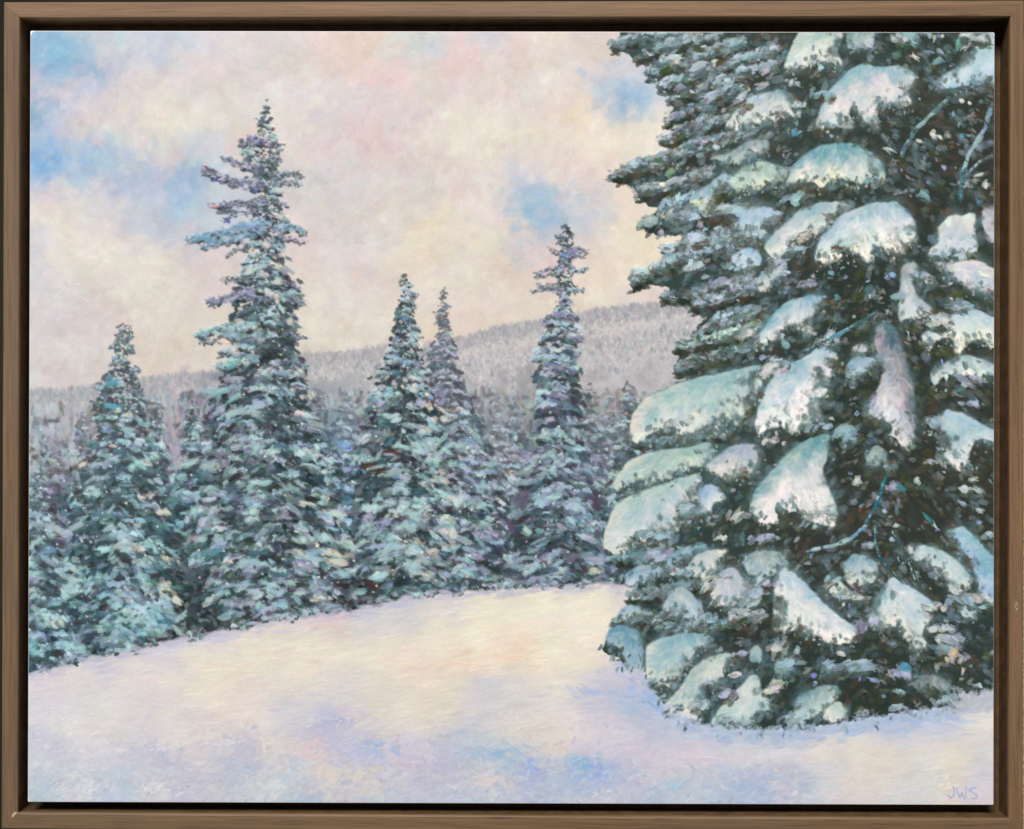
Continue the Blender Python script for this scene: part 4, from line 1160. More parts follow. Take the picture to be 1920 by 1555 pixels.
    for k in range(int(len(cols) * 0.5 * fringe)):
        xx = int(cols[int(rng.integers(0, len(cols)))])
        yb = int(np.nonzero(m[:, xx])[0][-1])
        gy = (yb + y0) / S + Y0; gx = (xx + x0) / S + X0 - 7.0 * (gy - 57.0) / 1450.0 + 3.5
        if pick(bm, gx, gy + 6) < 0.4:
            continue
        if rng.random() < 0.62:
            put('dry' if rng.random() < .5 else 'dab', gx, gy + rng.normal(-2, 10), rng.uniform(4, 10), rng.uniform(2, 4.6), math.pi / 2 + (0.5 - s[min(yb, h - 1), xx]) * 1.6 + rng.normal(0, .5),
                jit([(62, 70, 60), (84, 98, 92), (112, 130, 128), (86, 88, 70), (132, 152, 152)][int(rng.integers(0, 5))], 8), rng.uniform(.4, .8), 0.5, ID_BIG)
        else:
            put('dab', gx, gy + rng.normal(3, 8), rng.uniform(2, 5), rng.uniform(1.4, 2.8), math.pi / 2 + rng.normal(0, .5), jit(bot - 14, 9), rng.uniform(.5, .85), 1.0, idn)


CREAM = (232, 222, 204)
for args in [
        dict(pts=[(1590, 52), (1645, 52), (1637, 82), (1592, 90)], top=(140, 168, 166), body=(164, 182, 188), bot=(174, 182, 202)),
        dict(pts=[(1505, 52), (1592, 52), (1572, 90), (1582, 117), (1575, 132), (1550, 115), (1535, 108), (1507, 127), (1472, 127), (1478, 102), (1492, 72)], top=(172, 196, 192), body=(202, 214, 208), bot=(216, 218, 216), lean=.5),
        dict(pts=[(1742, 160), (1765, 140), (1795, 122), (1815, 108), (1835, 70), (1850, 57), (1880, 57), (1880, 160), (1845, 160), (1825, 152), (1795, 162), (1775, 166)], top=(176, 204, 214), body=(190, 210, 222), bot=(176, 200, 224), lean=-.3),
        dict(pts=[(1597, 127), (1617, 117), (1655, 122), (1687, 120), (1715, 130), (1725, 147), (1707, 165), (1715, 190), (1695, 202), (1670, 190), (1648, 184), (1645, 235), (1620, 230), (1615, 205), (1595, 200), (1600, 237), (1575, 232), (1550, 240), (1528, 242), (1540, 200), (1560, 165), (1580, 142)],
             top=(128, 180, 196), body=(204, 204, 210), bot=(206, 210, 216)),
        dict(pts=[(1357, 243), (1372, 215), (1395, 190), (1422, 175), (1460, 165), (1482, 170), (1502, 187), (1505, 202), (1500, 222), (1475, 214), (1450, 235), (1432, 222), (1400, 237), (1375, 242)], top=(132, 168, 174), body=(190, 202, 204), bot=(208, 214, 214), lean=.4),
        dict(pts=[(1372, 350), (1378, 325), (1395, 310), (1430, 300), (1470, 310), (1482, 325), (1470, 345), (1450, 340), (1430, 355), (1400, 352), (1385, 362)], top=(146, 186, 182), body=(184, 206, 198), bot=(220, 222, 200)),
        dict(pts=[(1480, 330), (1487, 310), (1510, 287), (1540, 270), (1580, 265), (1615, 270), (1645, 287), (1660, 310), (1662, 335), (1650, 340), (1640, 327), (1620, 340), (1607, 352), (1590, 340), (1570, 330), (1540, 350), (1520, 332), (1495, 340), (1475, 345)],
             top=(118, 170, 182), body=(172, 196, 202), bot=(222, 222, 202)),
        dict(pts=[(1330, 290), (1370, 285), (1402, 262), (1440, 258), (1448, 275), (1410, 295), (1360, 306)], top=(130, 150, 156), body=(158, 176, 180), bot=(176, 190, 192)),
        dict(pts=[(1290, 372), (1330, 345), (1362, 320), (1375, 335), (1340, 350), (1342, 380), (1320, 390), (1298, 384)], top=(140, 176, 200), body=(146, 184, 204), bot=(196, 204, 190)),
        dict(pts=[(1365, 400), (1385, 386), (1437, 385), (1462, 395), (1482, 394), (1455, 412), (1435, 428), (1405, 440), (1380, 428)], top=(164, 190, 220), body=(160, 190, 216), bot=(176, 200, 218)),
        dict(pts=[(1470, 420), (1500, 392), (1545, 376), (1580, 375), (1602, 385), (1562, 410), (1556, 430), (1530, 438), (1502, 447), (1480, 470), (1464, 492), (1440, 480), (1434, 455)], top=(146, 182, 196), body=(196, 208, 212), bot=(222, 222, 212), lean=.5),
        dict(pts=[(1372, 478), (1400, 462), (1425, 468), (1432, 490), (1412, 500), (1385, 500)], top=(166, 196, 226), body=(176, 198, 222), bot=(196, 210, 216)),
        dict(pts=[(1530, 470), (1540, 442), (1560, 425), (1574, 402), (1612, 387), (1640, 377), (1680, 375), (1702, 390), (1718, 410), (1722, 440), (1727, 452), (1715, 450), (1702, 447), (1697, 472), (1680, 477), (1660, 470), (1645, 462), (1640, 490), (1615, 486), (1600, 476), (1575, 480), (1550, 492), (1530, 490)],
             top=(160, 190, 206), body=(206, 216, 226), bot=(230, 228, 212)),
        dict(pts=[(1420, 520), (1440, 500), (1470, 498), (1460, 520), (1440, 535), (1424, 540)], top=(150, 172, 184), body=(176, 192, 198), bot=(196, 204, 200)),
        dict(pts=[(1435, 610), (1450, 585), (1480, 562), (1520, 552), (1553, 552), (1550, 570), (1530, 585), (1525, 600), (1532, 626), (1520, 626), (1500, 612), (1475, 612), (1462, 632), (1445, 645), (1412, 652), (1412, 636)], top=(126, 178, 200), body=(182, 202, 214), bot=(218, 218, 216), lean=.4),
        dict(pts=[(1692, 495), (1717, 487), (1726, 500), (1712, 525), (1720, 550), (1750, 575), (1752, 590), (1725, 596), (1705, 600), (1685, 597), (1687, 550)], top=(146, 162, 172), body=(184, 196, 206), bot=(214, 214, 218)),
        dict(pts=[(1722, 515), (1735, 506), (1752, 520), (1748, 538), (1730, 530)], top=(186, 182, 190), body=(196, 194, 202), bot=(206, 204, 206)),
        dict(pts=[(1760, 424), (1785, 398), (1800, 402), (1832, 396), (1828, 425), (1836, 460), (1822, 480), (1800, 485), (1770, 474), (1740, 482), (1745, 465), (1762, 452)], top=(200, 208, 208), body=(188, 204, 212), bot=(172, 196, 216)),
        dict(pts=[(1840, 392), (1880, 380), (1880, 450), (1858, 455), (1848, 425)], top=(178, 176, 192), body=(184, 186, 200), bot=(176, 190, 200)),
        dict(pts=[(1785, 492), (1810, 483), (1840, 487), (1880, 510), (1880, 550), (1850, 556), (1825, 542), (1805, 532), (1785, 520), (1745, 486)], top=(206, 210, 206), body=(194, 202, 222), bot=(206, 204, 208), lean=-.5),
        dict(pts=[(1727, 625), (1755, 605), (1780, 590), (1810, 572), (1840, 582), (1880, 600), (1880, 652), (1845, 642), (1820, 640), (1795, 660), (1790, 634), (1770, 632), (1750, 652), (1733, 648)], top=(180, 202, 220), body=(198, 216, 222), bot=(234, 228, 208), lean=-.2),
        dict(pts=[(1747, 692), (1775, 677), (1795, 662), (1825, 665), (1880, 688), (1880, 710), (1825, 697), (1800, 700), (1770, 707), (1752, 722), (1743, 708)], top=(156, 176, 190), body=(186, 204, 210), bot=(212, 224, 218), lean=-.4),
        dict(pts=[(1595, 652), (1615, 642), (1630, 652), (1622, 660), (1600, 662)], top=(160, 178, 184), body=(178, 196, 200), bot=(186, 200, 204)),
        dict(pts=[(1585, 690), (1600, 668), (1652, 670), (1625, 695), (1602, 714), (1585, 706)], top=(136, 170, 192), body=(152, 182, 206), bot=(178, 194, 206)),
        dict(pts=[(1645, 607), (1660, 598), (1680, 612), (1695, 645), (1705, 690), (1715, 725), (1718, 780), (1713, 832), (1700, 840), (1685, 826), (1668, 812), (1672, 790), (1640, 786), (1618, 762), (1650, 720), (1660, 690), (1638, 640)], top=(98, 124, 136), body=(152, 154, 172), bot=(216, 222, 228)),
        dict(pts=[(1415, 797), (1420, 770), (1430, 745), (1445, 710), (1470, 685), (1507, 670), (1540, 645), (1560, 652), (1574, 665), (1562, 695), (1560, 725), (1550, 750), (1545, 792), (1530, 797), (1510, 795), (1487, 812), (1465, 800), (1440, 807), (1422, 810)], top=(150, 188, 206), body=(212, 220, 228), bot=(230, 230, 230), lean=.2),
        dict(pts=[(1730, 785), (1775, 767), (1805, 772), (1845, 795), (1880, 812), (1880, 838), (1828, 825), (1820, 855), (1832, 872), (1790, 882), (1758, 858), (1775, 825), (1750, 806), (1730, 802)], top=(160, 196, 216), body=(182, 206, 214), bot=(210, 216, 216), lean=-.3),
        dict(pts=[(1622, 858), (1640, 832), (1662, 845), (1670, 870), (1650, 865), (1630, 876)], top=(120, 156, 160), body=(150, 174, 176), bot=(160, 182, 184)),
        dict(pts=[(1180, 800), (1190, 770), (1205, 750), (1230, 735), (1275, 717), (1320, 705), (1370, 695), (1432, 680), (1427, 730), (1402, 780), (1385, 800), (1350, 806), (1310, 812), (1285, 820), (1255, 808), (1230, 815), (1190, 827), (1181, 815)],
             top=(146, 188, 192), body=(176, 200, 204), bot=(202, 212, 204), edge=(226, 210, 196), lean=.5),
        dict(pts=[(1145, 915), (1160, 888), (1177, 865), (1210, 850), (1250, 842), (1280, 840), (1330, 828), (1346, 845), (1330, 868), (1295, 880), (1250, 900), (1215, 914), (1205, 900), (1180, 910), (1160, 926)], top=(158, 188, 188), body=(162, 194, 190), bot=(190, 208, 200), edge=(220, 218, 198), lean=.6),
        dict(pts=[(1320, 875), (1360, 842), (1385, 830), (1420, 832), (1437, 855), (1426, 872), (1415, 895), (1395, 898), (1330, 887)], top=(150, 170, 196), body=(184, 192, 202), bot=(214, 212, 206), lean=.4),
        dict(pts=[(1405, 950), (1415, 920), (1440, 890), (1465, 860), (1495, 832), (1535, 815), (1560, 812), (1552, 847), (1542, 885), (1560, 922), (1573, 967), (1550, 984), (1520, 978), (1495, 962), (1472, 950), (1452, 948), (1457, 982), (1437, 986), (1410, 972)],
             top=(118, 168, 176), body=(206, 212, 216), bot=(224, 222, 222), lean=.1),
        dict(pts=[(1310, 915), (1330, 907), (1350, 915), (1366, 935), (1340, 940), (1335, 977), (1310, 960)], top=(156, 178, 216), body=(166, 192, 216), bot=(190, 208, 210)),
        dict(pts=[(1130, 1025), (1137, 985), (1152, 950), (1180, 930), (1220, 915), (1265, 900), (1310, 885), (1318, 900), (1300, 920), (1303, 950), (1290, 980), (1267, 990), (1254, 1027), (1220, 1038), (1205, 1020), (1180, 1025), (1172, 1042), (1135, 1036)],
             top=(172, 200, 196), body=(180, 200, 210), bot=(204, 212, 208), edge=(222, 214, 204), lean=.4),
        dict(pts=[(1282, 1077), (1300, 1042), (1330, 1030), (1372, 1030), (1347, 1050), (1342, 1070), (1325, 1086), (1300, 1083)], top=(170, 192, 198), body=(194, 206, 206), bot=(204, 206, 204), lean=.5),
        dict(pts=[(1330, 1110), (1350, 1070), (1375, 1062), (1390, 1080), (1416, 1105), (1410, 1124), (1370, 1136), (1340, 1133)], top=(172, 182, 200), body=(186, 192, 206), bot=(196, 206, 212)),
        dict(pts=[(1170, 1097), (1172, 1075), (1200, 1060), (1240, 1045), (1297, 1022), (1301, 1042), (1262, 1070), (1260, 1086), (1235, 1080), (1210, 1092)], top=(130, 168, 188), body=(150, 180, 208), bot=(176, 196, 214), lean=.5),
        dict(pts=[(1240, 1140), (1260, 1103), (1285, 1100), (1315, 1130), (1322, 1160), (1290, 1162), (1270, 1145), (1244, 1152)], top=(156, 178, 194), body=(172, 192, 206), bot=(186, 196, 214)),
        dict(pts=[(1390, 1050), (1420, 1030), (1470, 1035), (1480, 1060), (1450, 1075), (1425, 1095), (1400, 1080)], top=(126, 158, 164), body=(154, 180, 188), bot=(170, 194, 206)),
        dict(pts=[(1158, 1152), (1175, 1133), (1200, 1137), (1204, 1155), (1180, 1160), (1160, 1160)], top=(128, 172, 198), body=(142, 180, 204), bot=(176, 188, 200)),
        dict(pts=[(1137, 1197), (1142, 1177), (1170, 1172), (1200, 1185), (1208, 1212), (1205, 1247), (1190, 1251), (1172, 1251), (1165, 1235), (1160, 1212), (1140, 1214)], top=(112, 158, 182), body=(126, 168, 192), bot=(150, 180, 196)),
        dict(pts=[(1210, 1260), (1211, 1212), (1235, 1197), (1285, 1186), (1332, 1190), (1332, 1222), (1310, 1217), (1300, 1240), (1285, 1260), (1272, 1277), (1250, 1292), (1227, 1294), (1220, 1280)], top=(150, 186, 198), body=(160, 192, 204), bot=(196, 206, 202), edge=(222, 220, 208), lean=.4),
        dict(pts=[(1242, 1324), (1275, 1290), (1295, 1255), (1320, 1235), (1365, 1222), (1378, 1235), (1355, 1270), (1326, 1290), (1316, 1320), (1314, 1352), (1290, 1346), (1265, 1338)], top=(166, 192, 190), body=(182, 202, 202), bot=(200, 208, 208), edge=(218, 218, 208), lean=.6),
        dict(pts=[(1325, 1364), (1350, 1325), (1375, 1300), (1405, 1267), (1422, 1265), (1428, 1290), (1446, 1315), (1446, 1342), (1425, 1336), (1413, 1364), (1380, 1366), (1350, 1362)], top=(186, 206, 208), body=(192, 210, 210), bot=(176, 198, 208), lean=.4),
        dict(pts=[(1448, 1168), (1450, 1120), (1450, 1085), (1470, 1060), (1490, 1075), (1510, 1092), (1535, 1122), (1575, 1157), (1613, 1180), (1602, 1198), (1575, 1208), (1545, 1203), (1520, 1192), (1500, 1183), (1475, 1182), (1455, 1192)], top=(158, 194, 214), body=(214, 220, 224), bot=(226, 224, 222), lean=-.5),
        dict(pts=[(1577, 1060), (1600, 1037), (1630, 1042), (1648, 1060), (1646, 1080), (1620, 1097), (1595, 1090)], top=(126, 168, 186), body=(164, 190, 206), bot=(206, 212, 206)),
        dict(pts=[(1537, 1097), (1555, 1092), (1570, 1080), (1593, 1110), (1577, 1124), (1555, 1110)], top=(200, 216, 212), body=(204, 218, 214), bot=(190, 206, 206)),
        dict(pts=[(1670, 1032), (1725, 1020), (1760, 1027), (1785, 1042), (1810, 1067), (1823, 1084), (1815, 1106), (1785, 1112), (1775, 1087), (1745, 1060), (1712, 1050), (1695, 1046)], top=(164, 194, 206), body=(192, 212, 218), bot=(204, 214, 214), lean=-.6),
        dict(pts=[(1775, 992), (1805, 985), (1830, 1007), (1850, 1030), (1880, 1060), (1880, 1138), (1837, 1124), (1825, 1085), (1815, 1047), (1790, 1030), (1775, 1007)], top=(150, 192, 206), body=(146, 188, 220), bot=(150, 186, 226), lean=-.7),
        dict(pts=[(1632, 1137), (1650, 1105), (1672, 1078), (1700, 1095), (1725, 1110), (1752, 1130), (1746, 1165), (1727, 1187), (1736, 1212), (1712, 1222), (1697, 1202), (1680, 1170), (1650, 1187), (1622, 1176)], top=(172, 200, 220), body=(194, 214, 220), bot=(212, 216, 210), lean=-.3),
        dict(pts=[(1790, 1132), (1820, 1118), (1835, 1140), (1820, 1162), (1796, 1150)], top=(150, 178, 216), body=(160, 186, 214), bot=(176, 196, 206)),
        dict(pts=[(1485, 1337), (1495, 1305), (1540, 1285), (1572, 1285), (1566, 1320), (1520, 1346), (1500, 1352)], top=(120, 160, 170), body=(138, 174, 180), bot=(186, 208, 206)),
        dict(pts=[(1540, 1348), (1550, 1325), (1572, 1313), (1588, 1330), (1586, 1352), (1560, 1359)], top=(190, 206, 200), body=(198, 210, 206), bot=(200, 208, 208)),
        dict(pts=[(1448, 1250), (1470, 1215), (1486, 1225), (1486, 1260), (1468, 1272)], top=(104, 140, 142), body=(112, 148, 150), bot=(122, 158, 158)),
        dict(pts=[(1403, 1225), (1416, 1205), (1430, 1220), (1426, 1240), (1408, 1240)], top=(150, 180, 186), body=(160, 186, 190), bot=(150, 176, 182)),
        dict(pts=[(1700, 1282), (1710, 1267), (1750, 1265), (1784, 1275), (1775, 1297), (1725, 1292)], top=(112, 134, 144), body=(122, 142, 150), bot=(126, 146, 148))]:
    clump(**args)

# frost scumbled over the shaded needles, warm and olive breaks between
FRO = fbm(30, 4); WRM = fbm(26, 3)
openm = ((IDM == ID_BIG) * bm).astype(np.float32)
openb = np.clip(blur(openm, 2) * 1.1, 0, 1)
for k in range(3600):
    x = rng.uniform(1160, 1875); y = rng.uniform(55, 1350)
    if pick(openm, x, y) < 0.5:
        continue
    f = pick(FRO, x, y); q = pick(WRM, x, y)
    left = max(0.0, min(1.0, (1560 - x) / 300))
    if f + 0.12 * left > 0.03 + 0.1 * rng.normal():
        c = np.array([(104, 132, 140), (126, 150, 160), (92, 116, 122), (144, 166, 178), (98, 128, 142), (122, 132, 148)][int(rng.integers(0, 6))], np.float32); al = rng.uniform(.25, .6)
    elif q > 0.08:
        c = np.array([(88, 72, 58), (98, 80, 66), (76, 68, 56)][int(rng.integers(0, 3))], np.float32); al = rng.uniform(.2, .5)
    elif q < -0.16:
        c = np.array([(76, 84, 52), (66, 76, 58), (86, 90, 64)][int(rng.integers(0, 3))], np.float32); al = rng.uniform(.25, .5)
    else:
        c = np.array([(60, 62, 54), (52, 54, 48), (72, 80, 76)][int(rng.integers(0, 3))], np.float32); al = rng.uniform(.2, .5)
    dr = -1 if x < 1640 else 1
    W = rng.uniform(3, 8)
    put(['soft', 'dry', 'dry', 'dab'][int(rng.integers(0, 4))], x, y, W * rng.uniform(1.3, 2.4), W, dr * rng.uniform(.2, 1.1) + rng.normal(0, .4), jit(c, 6), al, 0.6, 0, openb)

# frosted fringes round the loads, then the many small loads between them
sn = (IDM > ID_BIG).astype(np.float32)
ha = np.clip(blur(sn, 8) * 1.35, 0, 1) * (IDM == ID_BIG) * sstep(-0.28, 0.22, fbm(12, 4)) * 0.72
ha = blur(ha.astype(np.float32), 1)[..., None]
COL[:] = COL * (1 - ha) + (np.array((112, 143, 154), np.float32) + fbm(7, 3)[..., None] * np.array((70, 66, 60), np.float32)) * ha
for k in range(270):
    x = rng.uniform(1200, 1868); y = rng.uniform(60, 1345)
    if pick(openm, x, y) < 0.8 or pick(FRO, x, y) < -0.22:
        continue
    deep = 1.0 if (1560 < x < 1800 and 820 < y < 1040) or (1560 < x < 1720 and 490 < y < 680) or (1690 < x < 1860 and 90 < y < 380) else 0.0
    if rng.random() < 0.72 * deep:
        continue
    c = np.array([(184, 204, 212), (200, 212, 214), (164, 192, 206), (150, 184, 190), (176, 184, 208), (206, 210, 206)][int(rng.integers(0, 6))], np.float32) - 12 * deep
    cluster(x, y, -1 if x < 1660 + rng.normal(0, 50) else 1, rng.uniform(.8, 1.9) - 0.5 * deep, [c], [(62, 72, 64), (84, 100, 98), (70, 68, 58)][int(rng.integers(0, 3))], ID_BIG, None, 0.0, int(rng.integers(6, 11)), 1.0)

# frosted twigs between the loads
TWG = fbm(16, 3)
for k in range(2300):
    x = rng.uniform(1180, 1870); y = rng.uniform(60, 1345)
    if pick(IDM, x, y) != ID_BIG or pick(bm, x, y) < 0.8:
        continue
    g = pick(TWG, x, y)
    if rng.random() > 0.42 + 1.2 * g:
        continue
    left = max(0.0, min(1.0, (1560 - x) / 300))
    u = rng.random()
    c = [(92, 108, 106), (118, 134, 134), (76, 88, 80), (142, 158, 160), (96, 92, 84), (84, 112, 118), (160, 172, 178)][int(u * 6.99)]
    c = np.array(c, np.float32) * (0.92 + 0.12 * left) + np.array((8, 0, -6)) * (1 - left)
    dr = -1 if x < 1640 else 1
    for q in range(3):
        put('dab' if rng.random() < .6 else 'dry', x + rng.normal(0, 7), y + rng.normal(0, 5), rng.uniform(4, 11), rng.uniform(2, 4.6), dr * rng.uniform(.2, 1.0) + rng.normal(0, .4), jit(c, 8), rng.uniform(.3, .65), 0.8, ID_BIG)

# bare limbs catching cold light
for pts, wd, cols in [
        ([(1662, 890), (1650, 925), (1640, 950), (1622, 985), (1595, 1010), (1560, 1022), (1520, 1031)], 3.6, [(64, 132, 146), (122, 170, 204), (176, 206, 208)]),
        ([(1642, 586), (1612, 602), (1580, 622), (1550, 637), (1505, 660)], 3.4, [(84, 124, 126), (110, 160, 174), (92, 120, 122)]),
        ([(1784, 177), (1750, 212), (1715, 245), (1692, 288)], 4.0, [(108, 146, 148), (150, 182, 186), (104, 140, 150)]),
        ([(1862, 195), (1848, 240), (1820, 282), (1808, 317), (1803, 368)], 4.2, [(146, 168, 190), (166, 192, 196), (90, 130, 148)]),
        ([(1860, 290), (1840, 300), (1822, 318)], 2.4, [(126, 146, 152), (140, 160, 164), (110, 130, 134)]),
        ([(1640, 980), (1642, 1020), (1652, 1050), (1690, 1090)], 2.6, [(84, 120, 126), (70, 110, 120), (76, 100, 100)]),
        ([(1675, 1000), (1700, 1040), (1715, 1085)], 4.0, [(92, 112, 110), (84, 104, 100), (70, 86, 84)])]:
    for k in range(70):
        t = rng.random(); x, y, a = along(pts, t)
        put('dab', x + rng.normal(0, wd * .25), y + rng.normal(0, wd * .25), rng.uniform(7, 13), wd * rng.uniform(.5, 1.0), a + rng.normal(0, .08), jit(np.array(cols[min(2, int(t * 3))]) - 16, 12), 0.6, 0.8, ID_BIG)
    for k in range(9):
        t = rng.random(); x, y, a = along(pts, t)
        put('dry', x - 1, y - 1, rng.uniform(4, 9), wd * .32, a + rng.normal(0, .1), jit((186, 206, 210), 10), 0.65, 1.0, ID_BIG)
    for k in range(10):                        # needles crossing the limb
        t = rng.random(); x, y, a = along(pts, t)
        put('dab', x, y, rng.uniform(4, 9), rng.uniform(1.6, 3), a + rng.normal(1.2, .5), jit((66, 80, 78), 10), 0.7, 0.5, ID_BIG)

# loose bright touches among the shaded twigs
for k in range(300):
    x = rng.uniform(1250, 1864); y = rng.uniform(60, 1330)
    if pick(IDM, x, y) != ID_BIG or pick(bm, x, y) < 0.9:
        continue
    u = rng.random()
    c = [(196, 206, 204), (118, 166, 176), (150, 176, 212), (180, 196, 196), (96, 150, 156), (172, 164, 172), (150, 156, 206), (132, 100, 96)][min(7, int(u * 8))]
    put('dab' if rng.random() < .7 else 'dry', x, y, rng.uniform(3, 7.5), rng.uniform(1.6, 3.6), rng.normal(-0.6 if x < 1680 else 0.7, .6), jit(c, 10), rng.uniform(.55, .95), 1.1, ID_BIG)
for x, y, L, W, a, r, g, b in [
        (1752, 248, 9, 7, .2, 226, 226, 212), (1766, 254, 8, 5, .3, 220, 220, 206), (1727, 262, 9, 5, .6, 208, 208, 204), (1670, 278, 14, 4, .35, 196, 204, 202), (1806, 186, 10, 6, -.4, 222, 218, 208), (1820, 190, 5, 4, .6, 216, 212, 204),
        (1790, 212, 5, 7, .2, 122, 168, 214), (1805, 250, 7, 7, .4, 92, 150, 178), (1772, 312, 8, 5, 0, 164, 176, 220), (1733, 365, 18, 8, .6, 128, 170, 168), (1850, 345, 6, 14, 0, 206, 214, 206), (1840, 326, 16, 4, .1, 200, 206, 198),
        (1718, 104, 14, 4, .7, 214, 208, 200), (1683, 100, 12, 8, .1, 88, 128, 118), (1765, 92, 9, 6, .5, 150, 166, 186), (1800, 78, 8, 12, .4, 108, 166, 158), (1808, 85, 16, 3, -.6, 196, 204, 198), (1762, 112, 18, 7, -.5, 112, 152, 156),
        (1745, 95, 14, 5, .3, 122, 150, 168), (1755, 68, 3, 8, .3, 220, 216, 206), (1770, 65, 5, 4, .3, 214, 210, 200), (1440, 128, 14, 9, -.3, 190, 178, 190), (1430, 158, 18, 7, -.1, 180, 184, 186), (1498, 155, 9, 5, .4, 176, 178, 190), (1525, 170, 6, 11, .2, 122, 160, 164),
        (1492, 245, 6, 10, .1, 92, 150, 178), (1540, 125, 9, 9, 0, 164, 200, 204), (1492, 378, 16, 8, -.3, 160, 196, 190), (1735, 360, 12, 6, .5, 120, 160, 160), (1836, 375, 5, 6, 0, 80, 140, 170), (1780, 410, 10, 12, .6, 218, 228, 220), (1820, 408, 12, 10, -.6, 216, 226, 216),
        (1800, 505, 22, 4, .3, 226, 222, 206), (1845, 515, 18, 4, .6, 230, 224, 210), (1775, 705, 10, 6, 1.2, 214, 226, 220), (1675, 515, 9, 7, .2, 140, 186, 216), (1630, 545, 8, 16, .3, 86, 124, 130), (1573, 555, 8, 7, .2, 96, 146, 158), (1632, 555, 4, 5, 0, 208, 212, 206),
        (1798, 548, 18, 9, .1, 84, 90, 50), (1560, 510, 10, 6, .2, 116, 158, 180), (1475, 648, 12, 9, .3, 130, 176, 180), (1800, 730, 9, 8, 0, 62, 112, 112), (1600, 808, 10, 9, .2, 120, 148, 160), (1605, 902, 10, 10, .1, 206, 214, 206), (1722, 900, 8, 9, 0, 182, 204, 196),
        (1690, 912, 16, 8, .6, 72, 126, 138), (1740, 970, 18, 6, .9, 80, 140, 152), (1755, 985, 12, 3, .8, 176, 206, 214), (1827, 897, 14, 4, .1, 190, 206, 202), (1838, 955, 16, 5, .4, 186, 200, 204), (1808, 943, 12, 4, .5, 160, 178, 196), (1835, 980, 8, 6, 0, 136, 156, 206),
        (1680, 985, 6, 6, 0, 186, 194, 210), (1672, 1010, 10, 7, .7, 174, 184, 208), (1658, 957, 8, 4, 0, 176, 190, 192), (1680, 955, 6, 14, .2, 92, 130, 136), (1707, 1030, 5, 9, .2, 214, 222, 214), (1575, 1225, 14, 7, .4, 214, 212, 204), (1695, 1250, 18, 11, .15, 86, 158, 184),
        (1548, 1240, 8, 7, -.4, 150, 180, 206), (1494, 1222, 8, 8, .1, 176, 200, 204), (1526, 1267, 6, 8, .3, 130, 134, 206), (1612, 1272, 4, 8, .3, 124, 124, 206), (1635, 1275, 14, 6, .5, 150, 164, 200), (1785, 1220, 12, 12, .3, 208, 196, 162), (1775, 1236, 8, 7, .6, 196, 188, 164),
        (1757, 1200, 10, 4, .5, 216, 214, 210), (1804, 1260, 3, 14, .1, 204, 196, 188), (1800, 1238, 5, 8, .2, 190, 184, 176), (1755, 1250, 6, 12, .3, 156, 156, 156), (1246, 346, 9, 8, .2, 226, 214, 198), (1345, 275, 12, 8, .5, 206, 222, 230), (1270, 104, 22, 8, -.25, 178, 196, 204),
        (1320, 122, 26, 9, -.35, 164, 172, 178), (1312, 90, 18, 10, .2, 66, 78, 46), (1255, 132, 18, 9, -.5, 66, 78, 46), (1350, 182, 14, 8, -.4, 68, 78, 50), (1242, 435, 8, 7, 0, 186, 180, 186), (1316, 417, 9, 8, 0, 170, 162, 168), (1372, 415, 20, 10, .6, 84, 74, 70),
        (1260, 320, 12, 12, .6, 132, 160, 130), (1380, 340, 12, 10, .3, 208, 220, 208), (1310, 375, 16, 6, -.6, 214, 216, 176)]:
    for q in range(3):
        put('dab', x + rng.normal(0, L * .22), y + rng.normal(0, W * .3), L * rng.uniform(.5, .9), W * rng.uniform(.4, .75), a + rng.normal(0, .25), jit((r, g, b), 7), 0.75, 1.2, ID_BIG)
for k in range(14):                         # low boughs pushed into the drift
    x = rng.uniform(1225, 1830)
    yb = np.interp(x, [1205, 1235, 1262, 1320, 1400, 1500, 1600, 1700, 1800, 1840, 1880], [1262, 1312, 1338, 1362, 1370, 1366, 1354, 1336, 1322, 1300, 1290])
    cluster(x, yb - rng.uniform(6, 22), -1 if x < 1500 else 1, rng.uniform(.8, 1.5), [np.array((176, 198, 206), np.float32) + rng.normal(0, 14)], (78, 92, 96), ID_BIG, None, 0.0, 6, 1.0)
for k in range(240):                        # blue shade of the tree on the drift
    x = rng.uniform(1150, 1860)
    yb = np.interp(x, [1140, 1175, 1205, 1235, 1262, 1320, 1400, 1500, 1600, 1700, 1800, 1840, 1880], [1225, 1252, 1264, 1314, 1340, 1364, 1372, 1368, 1356, 1338, 1324, 1302, 1292])
    y = yb + abs(rng.normal(0, 12)) + 2
    put('dry' if rng.random() < .6 else 'soft', x, y, rng.uniform(9, 22), rng.uniform(2.5, 5.5), (0.5 if x < 1300 else -0.03) + rng.normal(0, .15), jit((166, 186, 216), 8), rng.uniform(.25, .5), 0.4)
for x, y in [(1236, 1308), (1262, 1332), (1300, 1356), (1352, 1366), (1420, 1370), (1470, 1368), (1528, 1362), (1590, 1354), (1648, 1344), (1706, 1338), (1760, 1330), (1150, 1228), (1185, 1250), (1216, 1280)]:
    for q in range(7):
        put('dab', x + rng.normal(0, 16), y + rng.normal(2, 6), rng.uniform(5, 11), rng.uniform(2, 4), (2.2 if x < 1330 else 1.3) + rng.normal(0, .5), jit([(70, 88, 92), (120, 146, 156), (176, 198, 208), (52, 64, 62)][int(rng.integers(0, 4))], 8), .7, 0.9, ID_BIG)
